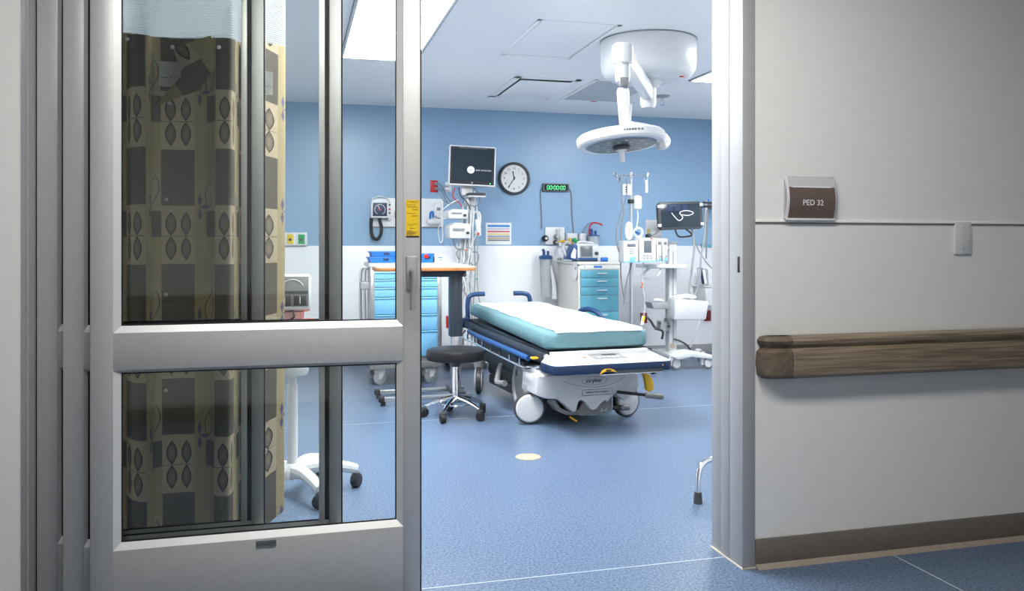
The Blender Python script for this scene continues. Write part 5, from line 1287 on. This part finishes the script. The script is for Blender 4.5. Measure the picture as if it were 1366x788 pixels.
part('logo_mark', 'ink_grey', bz, lambda b: b.tube([(-0.027, -0.0168, 0.172), (-0.017, -0.0168, 0.160), (-0.017, -0.0168, 0.150)], 0.0018, 5).tube([(-0.006, -0.0168, 0.172), (-0.015, -0.0168, 0.160)], 0.0018, 5))
part('screen_text', 'ink_white', bz, lambda b: b.text('RGB  PATIENTEN', (0.035, -0.0157, 0.160), 0.0205, 'LEFT', depth=0.0008))
part('knob', 'grey', bz, lambda b: b.lathe([(0, 0.014), (0.010, 0.014), (0.009, 0.024), (0, 0.024)], (0, 0, 0.032), 14, RX(90)))
part('power_light', 'led_green', bz, lambda b: b.box((w - 0.055, -0.0155, 0.030), (0.014, 0.003, 0.007)))
part('alarm_bar', 'lcd', bz, lambda b: b.bx(-w * 0.55, w * 0.6, -0.0165, -0.012, h - 0.030, h - 0.020, 0.002))
# modules clipped on the pole
def module(lab, x0, y0, x1, y1, rz):
    a, b_ = at(x0, y1, MY - 0.14), at(x1, y0, MY - 0.14)
    w, h = (b_.x - a.x) / 2, b_.z - a.z
    o = thing('monitor_module', lab, 'module', ((a.x + b_.x) / 2, MY - 0.10, at((x0 + x1) / 2, y1, MY - 0.14).z), rz)
    part('case', 'white', o, lambda b: b.prism([(-w, h * 0.15), (-w * 0.9, 0), (w, 0.0), (w, h * 0.92), (-w * 0.5, h), (-w, h * 0.75)], -0.10, 0.10, 'xz', 0.012))
    part('face_strip', 'grey', o, lambda b: b.bx(-w * 0.75, w * 0.4, -0.106, -0.095, h * 0.45, h * 0.65, 0.002))
    part('slot', 'midgrey', o, lambda b: b.bx(-w * 0.70, w * 0.3, -0.108, -0.10, h * 0.52, h * 0.58))
    part('connector', 'dark', o, lambda b: b.cyl((w * 0.65, -0.10, h * 0.35), (w * 0.65, -0.125, h * 0.35), 0.014, 10))
    part('pole_clamp', 'white2', o, lambda b: b.bx(w * 0.3, w * 1.15, -0.05, 0.06, h * 0.2, h * 0.7, 0.01))
    return o
module('upper white monitor module clipped to the stand pole', 595, 279, 621, 292, 8)
module('lower larger white monitor module clipped to the stand pole', 597, 297, 626, 318, 6)

# ================================================================== INFUSION STAND
IY = 7.70
ic = at(842, 350, IY)
iv = thing('infusion_stand', 'steel infusion pole with hooks and grey hanging tubes right of the teal cart', 'infusion stand', (ic.x, IY, 0))
def il(px, py, dy=0.0):
    p = at(px, py, IY + dy); return Vector((p.x - ic.x, dy, p.z))
zt_ = il(842, 231).z
part('pole', 'steel', iv, lambda b: b.cyl((0, 0, 0.10), (0, 0, 1.30), 0.018, 14).cyl((0, 0, 1.30), (0, 0, zt_), 0.013, 14))
part('hook_head', 'chrome', iv, lambda b: b.cyl((0, 0, zt_ - 0.05), (0, 0, zt_ + 0.012), 0.020, 12))
zz = il(842, 234).z
part('hook_arm', 'chrome', iv, lambda b: b.tube([(-0.16, 0, zz), (0.16, 0, zz + 0.003)], 0.0065, 8))
for sx in (-1, 1):
    part('hook', 'chrome', iv, lambda b: b.tube([(sx * 0.15, 0, zz), (sx * 0.172, 0, zz - 0.01), (sx * 0.185, 0, zz + 0.02), (sx * 0.175, -0.01, zz + 0.035), (sx * 0.165, -0.02, zz), (sx * 0.16, -0.02, zz - 0.05), (sx * 0.135, -0.02, zz - 0.055), (sx * 0.13, -0.02, zz - 0.03)], 0.006, 7, 4))
part('hook_arm', 'chrome', iv, lambda b: b.tube([(0, -0.10, zz), (0, 0.10, zz)], 0.0065, 8))
for k in range(5):
    a = math.radians(20 + 72 * k); c, s_ = math.cos(a), math.sin(a)
    part('base_leg', 'grey', iv, lambda b: b.tube([(0, 0, 0.12), (0.15 * c, 0.15 * s_, 0.11), (0.24 * c, 0.24 * s_, 0.085)], [0.02, 0.013], 8, 3))
    part('caster', 'black', iv, lambda b: b.lathe([(0.03, -0.014), (0.034, -0.01), (0.034, 0.01), (0.03, 0.014)], (0.24 * c, 0.24 * s_, 0.034), 14, RZ(math.degrees(a)) @ RX(90)).box((0.24 * c, 0.24 * s_, 0.068), (0.03, 0.03, 0.03), 0.006))
for pts in ([(829, 235), (829, 262), (832, 282), (829, 300), (828, 350), (829, 375), (833, 400)], [(836, 236), (836, 262), (828, 285), (822, 310), (824, 330), (827, 338)], [(843, 350), (836, 375), (832, 406)]):
    part('drip_tube', 'midgrey', iv, lambda b: b.tube([il(x, y, -0.05) for x, y in pts], 0.0065, 7, 6))
part('drip_label', 'paper', iv, lambda b: b.bx(il(829.5, 250).x, il(840, 250).x, -0.035, -0.031, il(835, 260).z, il(835, 246).z))
part('label_dots', 'navy', iv, lambda b: [b.bx(il(832.5, 250).x, il(834.5, 250).x, -0.037, -0.034, il(835, yy + 1).z, il(835, yy - 1).z) for yy in (250, 253, 256)])
part('green_strip', 'paper', iv, lambda b: b.bx(il(860, 250).x, il(863, 250).x, -0.022, -0.018, il(862, 257).z, il(862, 240).z))
part('pole_clamp', 'black', iv, lambda b: b.box(il(841.5, 268.5), (0.05, 0.055, 0.04), 0.006))
part('warmer', 'white', iv, lambda b: b.box(il(850, 270, -0.01), (0.085, 0.07, 0.14), 0.025))
part('warmer_cord', 'white2', iv, lambda b: b.tube([il(850, 279), il(851, 290), il(849, 303)], 0.007, 7, 4))
for x0, x1, y0, y1, rr in ((836, 842, 298, 318, 0.02), (846, 857, 304, 316, 0.012)):
    part('tube_loop', 'white', iv, lambda b: b.tube([il((x0 + x1) / 2 + (x1 - x0) / 2 * math.cos(t * math.pi / 6), (y0 + y1) / 2 + (y1 - y0) / 2 * math.sin(t * math.pi / 6), -0.06) for t in range(12)], rr, 8, 0, True))
part('blue_clip', 'royal', iv, lambda b: b.box(il(850, 310, -0.09), (0.05, 0.02, 0.02), 0.004, RY(25)))
part('outer_tube', 'clear', iv, lambda b: b.tube([il(858, 350, -0.05), il(857, 380, -0.06), il(860, 400, -0.06), il(858, 432, -0.05)], 0.008, 7, 5))
for (px, py) in ((857, 378), (856, 383)):
    part('red_clip', 'orange', iv, lambda b: b.box(il(px, py, -0.07), (0.02, 0.015, 0.018), 0.004))
part('yellow_tag', 'lemon', iv, lambda b: b.box(il(858.5, 425, -0.07), (0.022, 0.006, 0.055), 0, RY(12)))
part('tag_paper', 'paper', iv, lambda b: b.box(il(857.5, 427, -0.066), (0.034, 0.005, 0.085), 0, RY(12)))
# infusion pumps
def pump(lab, x0, x1, y0, y1, kind):
    a, b_ = at(x0, y1, IY - 0.10), at(x1, y0, IY - 0.10)
    w, h = (b_.x - a.x) / 2, at((x0 + x1) / 2, y0, IY - 0.1).z - at((x0 + x1) / 2, y1, IY - 0.1).z
    o = thing('infusion_pump', lab, 'infusion pump', ((a.x + b_.x) / 2, IY - 0.10, at((x0 + x1) / 2, y1, IY - 0.1).z), 0, 'infusion pump modules on the pole')
    part('case', 'white2', o, lambda b: b.bx(-w + 0.002, w - 0.002, -0.07, 0.07, 0.004, h, 0.010))
    part('base_lip', 'drawer_blue', o, lambda b: b.bx(-w + 0.004, w - 0.004, -0.073, 0.06, 0, 0.012, 0.003))
    if kind == 'main':
        part('screen', 'lcd', o, lambda b: b.bx(-w * 0.45, w * 0.45, -0.074, -0.066, h * 0.38, h * 0.88, 0.002))
        for k in range(6):
            part('key', 'grey', o, lambda b: b.bx(-w * 0.55 + (k % 3) * w * 0.4, -w * 0.30 + (k % 3) * w * 0.4, -0.074, -0.068, h * (0.12 + 0.10 * (k // 3)), h * (0.19 + 0.10 * (k // 3)), 0.001))
        part('alarm_lamp', 'orange', o, lambda b: b.bx(w * 0.3, w * 0.55, -0.074, -0.06, h * 0.93, h * 0.99, 0.002))
    else:
        part('display', 'lcd', o, lambda b: b.bx(-w * 0.5, w * 0.6, -0.074, -0.066, h * 0.72, h * 0.86, 0.001))
        for k in range(3):
            part('key', 'grey', o, lambda b: b.bx(-w * 0.2, w * 0.35, -0.074, -0.068, h * (0.40 + 0.09 * k), h * (0.45 + 0.09 * k), 0.001))
        part('door_latch', 'drawer_blue', o, lambda b: b.prism([(-w * 0.2, h * 0.05), (w * 0.5, h * 0.05), (w * 0.7, h * 0.28), (-w * 0.1, h * 0.28)], -0.078, -0.066, 'xz', 0.003))
        if kind == 'red': part('latch_lamp', 'orange', o, lambda b: b.cyl((w * 0.25, -0.074, h * 0.2), (w * 0.25, -0.081, h * 0.2), 0.008, 10))
    return o
pump('left infusion pump channel with black top clip, left of the pole', 828, 848, 321, 350, 'chan')
pump('central infusion pump unit with grey screen and keypad', 849, 871.5, 317, 349, 'main')
pump('pump channel with red lamp just right of the central pump unit', 872, 879, 318, 348, 'red')
pump('rightmost slim pump channel with red lamp on the infusion stand', 879.5, 887, 318, 348, 'red')

# ================================================================== VENTILATOR WORKSTATION
VY = 7.95
vc = at(895, 400, VY)
vs = thing('ventilator_cart', 'white rolling ventilator cart with basket and column near the right jamb', 'cart', (vc.x, VY, 0))
def vl(px, py, dy=0.0):
    p = at(px, py, VY + dy); return Vector((p.x - vc.x, dy, p.z))
part('column', 'shroud', vs, lambda b: b.bx(-0.045, 0.045, -0.05, 0.05, 0.14, vl(895, 325).z, 0.012))
part('column_groove', 'grey', vs, lambda b: b.bx(-0.006, 0.006, -0.053, -0.04, 0.20, vl(895, 335).z))
part('column_cap', 'grey', vs, lambda b: b.box(vl(895, 324), (0.11, 0.11, 0.03), 0.006))
sh = part('shelf', 'white', vs, lambda b: b.bx(vl(853, 352).x, vl(905, 352).x, -0.20, 0.10, vl(880, 357).z, vl(880, 352).z, 0.008))
part('shelf_handle', 'white', vs, lambda b: b.tube([vl(868, 357, -0.16), vl(860, 363, -0.2), vl(857, 369, -0.2), vl(868, 371, -0.2), vl(878, 367, -0.18), vl(882, 358, -0.16)], 0.012, 8, 5))
part('shelf_arm', 'dark', vs, lambda b: b.tube([vl(863, 360, -0.12), vl(870, 355, -0.12), vl(884, 356, -0.12)], 0.010, 8, 4))
bk = part('basket', 'shroud', vs, lambda b: b.prism([(vl(885, 0).x, vl(0 + 885, 424).z), (vl(886, 0).x, vl(885, 396).z), (vl(931, 0).x, vl(929, 400).z), (vl(927, 0).x, vl(927, 424).z)], -0.25, -0.06, 'xz', 0.018))
part('basket_contents', 'drape', bk, lambda b: [b.ball(vl(x, y, -0.15), 1.0, (0.06, 0.06, 0.025)) for x, y in ((905, 396), (915, 395), (921, 396))])
part('small_tray', 'grey', vs, lambda b: b.prism([(vl(862, 0).x, vl(862, 402).z), (vl(866, 0).x, vl(862, 411).z), (vl(886, 0).x, vl(884, 411).z), (vl(886, 0).x, vl(884, 402).z)], -0.12, 0.06, 'xz', 0.008))
part('tray_item', 'white', vs, lambda b: b.tube([vl(872, 400, -0.05), vl(880, 400, -0.05), vl(884, 402, -0.05)], 0.016, 8, 3))
part('gas_block', 'grey', vs, lambda b: b.box(vl(884, 434, -0.03), (0.10, 0.10, 0.11), 0.014))
for x, y in ((880, 431), (888, 426), (875, 438), (892, 435)):
    part('gas_knob', 'dark', vs, lambda b: b.cyl(vl(x, y, -0.08), vl(x, y, -0.11), 0.018, 10))
part('gas_hose', 'dark', vs, lambda b: b.tube([vl(862, 422, -0.06), vl(868, 428, -0.08), vl(874, 437, -0.08), vl(884, 442, -0.08), vl(883, 452, -0.06)], 0.012, 8, 5))
part('yellow_label', 'tan', vs, lambda b: b.box(vl(897, 461, -0.052), (0.05, 0.004, 0.04)))
bs = part('base', 'white2', vs, lambda b: b.prism([(vl(881, 0).x, vl(881, 471).z + 0.0), (vl(888, 0).x, vl(888, 464).z), (vl(905, 0).x, vl(905, 463).z), (vl(938, 0).x, vl(938, 470).z), (vl(943, 0).x, vl(943, 475).z), (vl(930, 0).x, vl(930, 474).z), (vl(905, 0).x, vl(905, 471).z), (vl(888, 0).x, vl(888, 475).z)], -0.30, -0.14, 'xz', 0.010))
part('base_beam', 'white2', vs, lambda b: b.bx(-0.08, 0.10, -0.25, 0.30, 0.10, 0.15, 0.01))
for px, dy, rr in ((944, -0.25, 0.062), (936, 0.28, 0.06), (902, -0.22, 0.06), (890, 0.20, 0.06)):
    x = vl(px, 480, dy).x
    c_ = part('caster', 'white2', vs, lambda b: b.lathe([(0, -0.022), (rr * 0.7, -0.02), (rr * 0.8, -0.014), (rr * 0.8, 0.014), (rr * 0.7, 0.02), (0, 0.022)], (x, dy, rr), 20, RZ(12) @ RX(90)))
    part('tyre', 'midgrey', c_, lambda b: b.lathe([(rr * 0.8, -0.016), (rr, -0.012), (rr, 0.012), (rr * 0.8, 0.016)], (x, dy, rr), 24, RZ(12) @ RX(90)))
    part('caster_fork', 'white', c_, lambda b: b.box((x - 0.04, dy + 0.01, rr * 1.4), (0.07, 0.05, 0.10), 0.015))
part('floor_cord', 'dark', vs, lambda b: b.tube([vl(899, 452, -0.06), vl(908, 455, -0.08), vl(916, 460, -0.08), vl(921, 466, -0.06)], 0.010, 7, 4))
part('paper_back', 'paper', vs, lambda b: b.box(vl(872, 306, 0.10), (0.17, 0.006, 0.20), 0, RZ(-4)))
part('paper_print', 'row_d', vs, lambda b: b.box(vl(865, 309, 0.095), (0.03, 0.004, 0.06)))
part('paper_post', 'grey', vs, lambda b: b.tube([vl(872, 316, 0.105), vl(880, 330, 0.10), vl(893, 335, 0.03)], 0.012, 8, 3))
# swivel arm + dark display
part('display_arm', 'grey', vs, lambda b: b.tube([vl(893, 332, -0.02), vl(880, 328, -0.05), vl(866, 316, -0.08), vl(876, 308, -0.10), vl(890, 296, -0.10)], [0.028, 0.022], 10, 4))
part('arm_joint', 'dark', vs, lambda b: b.cyl(vl(863, 315, -0.12), vl(868, 313, -0.08), 0.022, 12))
DYY = VY - 0.17
a, b_ = at(878, 305, DYY), at(937, 269, DYY)
w, h = (b_.x - a.x) / 2, at(907, 269, DYY).z - at(907, 306, DYY).z
dp = thing('ventilator_display', 'dark tilted display with white corner clips near the right jamb', 'monitor', ((a.x + b_.x) / 2, DYY, at(907, 306, DYY).z))
dp.rotation_euler = (math.radians(-3), math.radians(-1.8), 0)
part('panel', 'dark', dp, lambda b: b.prism([(-w, 0.03), (-w + 0.03, 0), (w - 0.03, 0), (w, 0.03), (w, h - 0.03), (w - 0.02, h), (-w + 0.03, h), (-w, h - 0.03)], -0.02, 0.03, 'xz', 0.006))
part('glass', 'screen', dp, lambda b: b.bx(-w + 0.03, w - 0.03, -0.0225, -0.015, 0.025, h - 0.025, 0.001))
for x, z in ((-w + 0.008, h - 0.045), (-w + 0.008, 0.045), (w - 0.012, h - 0.035), (w - 0.012, 0.05)):
    part('corner_clip', 'white', dp, lambda b: b.box((x, -0.022, z), (0.034, 0.03, 0.030), 0.005))
part('reflection_loop', 'ink_white', dp, lambda b: b.tube([(-0.10, -0.0235, 0.17), (-0.06, -0.0235, 0.12), (-0.02, -0.0235, 0.09), (0.02, -0.0235, 0.12), (-0.01, -0.0235, 0.17), (0.05, -0.0235, 0.19), (0.12, -0.0235, 0.18), (0.14, -0.0235, 0.16), (0.08, -0.0235, 0.14), (0.0, -0.0235, 0.15)], 0.004, 6, 5))  # white loop painted on the glass as a reflection
for x, hh_ in ((-0.11, 0.09), (-0.03, 0.10), (0.05, 0.09)):
    part('screen_mark', 'navy', dp, lambda b: b.bx(x - 0.03, x + 0.03, -0.0232, -0.022, 0.19, 0.19 + hh_ * 0.7))
part('screen_caption', 'ink_grey', dp, lambda b: b.bx(-0.12, -0.05, -0.0232, -0.022, h - 0.045, h - 0.038))
part('grab_handle', 'black', dp, lambda b: b.tube([(-0.06, 0.0, 0.01), (-0.055, -0.02, -0.04), (-0.03, -0.03, -0.075), (0.06, -0.03, -0.075), (0.11, -0.03, -0.06), (0.08, -0.02, -0.02), (0.05, 0.0, 0.01)], 0.009, 8, 4))
# things at the right edge of the doorway
def vcord(label, pts, rad, m_, Y):
    P = [at(x, y, Y) for x, y in pts]; base = min(P, key=lambda v: v.z).copy()
    o = part('breathing_hose', m_, None, lambda b: b.tube([p - base for p in P], rad, 8, 6)); o.location = base
    return tag(o, label, 'hose')
part('breathing_hose', 'grey', vs, lambda b: b.tube([vl(x, y, -0.12) for x, y in [(923, 306), (926, 330), (923, 360), (920, 385), (922, 397)]], 0.012, 8, 6))
part('breathing_hose', 'grey', vs, lambda b: b.tube([vl(x, y, -0.10) for x, y in [(941, 278), (940, 310), (935, 345), (933, 375), (925, 395), (918, 398)]], 0.010, 8, 6))
vcord('thin grey line hanging straight beside the right jamb', [(944, 280), (943, 310), (942, 345)], 0.009, 'midgrey', VY - 0.05)
vcord('thin cable slanting down behind the display to the jamb', [(924, 312), (932, 334), (946, 354), (956, 360)], 0.007, 'grey', VY - 0.02)
CYY = YB - 0.25
q = at(944, 273, CYY)
r = thing('wall_rack', 'black clamp rack with grey fittings high beside the right jamb', 'rack', (q.x, YB, q.z))
part('arm', 'dark', r, lambda b: b.bx(-0.06, 0.20, -0.27, -0.22, -0.035, -0.008, 0.006).bx(-0.06, 0.20, -0.27, -0.22, 0.012, 0.035, 0.006))
part('wall_bar', 'grey', r, lambda b: b.bx(0.12, 0.17, -0.24, 0, -0.04, 0.04, 0.006))
part('fitting', 'steel', r, lambda b: b.cyl((-0.02, -0.25, -0.06), (-0.02, -0.25, 0.06), 0.016, 10))
part('blue_cap', 'bluebox', r, lambda b: b.cyl((0.0, -0.25, 0.04), (0.0, -0.25, 0.062), 0.02, 10))
q = at(950, 407, CYY)
bn = thing('wall_bin', 'white wall bin half hidden by the right door jamb', 'bin', (q.x, YB - 0.006, q.z))
part('body', 'white', bn, lambda b: b.prism([(-0.10, 0), (0.14, 0), (0.16, 0.21), (-0.12, 0.21)], -0.30, 0, 'xz', 0.01))
part('lid', 'white2', bn, lambda b: b.bx(-0.13, 0.17, -0.31, 0, 0.205, 0.225, 0.006))
q = at(942, 378, CYY)
sbg = thing('supply_bag', 'clear bag with blue strip lying on the wall bin by the jamb', 'bag', (q.x, YB - 0.16, bn.location.z + 0.225))
part('bag', 'clear', sbg, lambda b: b.prism([(-0.05, 0), (0.06, 0), (0.05, 0.19), (-0.07, 0.21)], -0.05, 0.02, 'xz', 0.015))
part('blue_strip', 'navy', sbg, lambda b: b.box((-0.035, -0.055, 0.11), (0.03, 0.01, 0.19), 0.002, RY(-10)))
part('white_strip', 'paper', sbg, lambda b: b.box((0.0, -0.053, 0.10), (0.03, 0.008, 0.16), 0.002, RY(-10)))
r, w, h = wt('wall_rail', 'teal strip rail on the wall just left of the right jamb', 'rail', 936, 326, 962, 330, 0.0)
part('strip', 'drawer_teal', r, lambda b: b.bx(-w, w, -0.02, 0, 0, h, 0.004))
part('end_stop', 'dark', r, lambda b: b.bx(-w - 0.012, -w + 0.004, -0.024, 0, -0.004, h + 0.004, 0.002))
vcord('thin slanting cane-like rod under the wall bin', [(941, 408), (932, 432), (924, 455), (919, 466)], 0.010, 'white2', VY + 0.25)
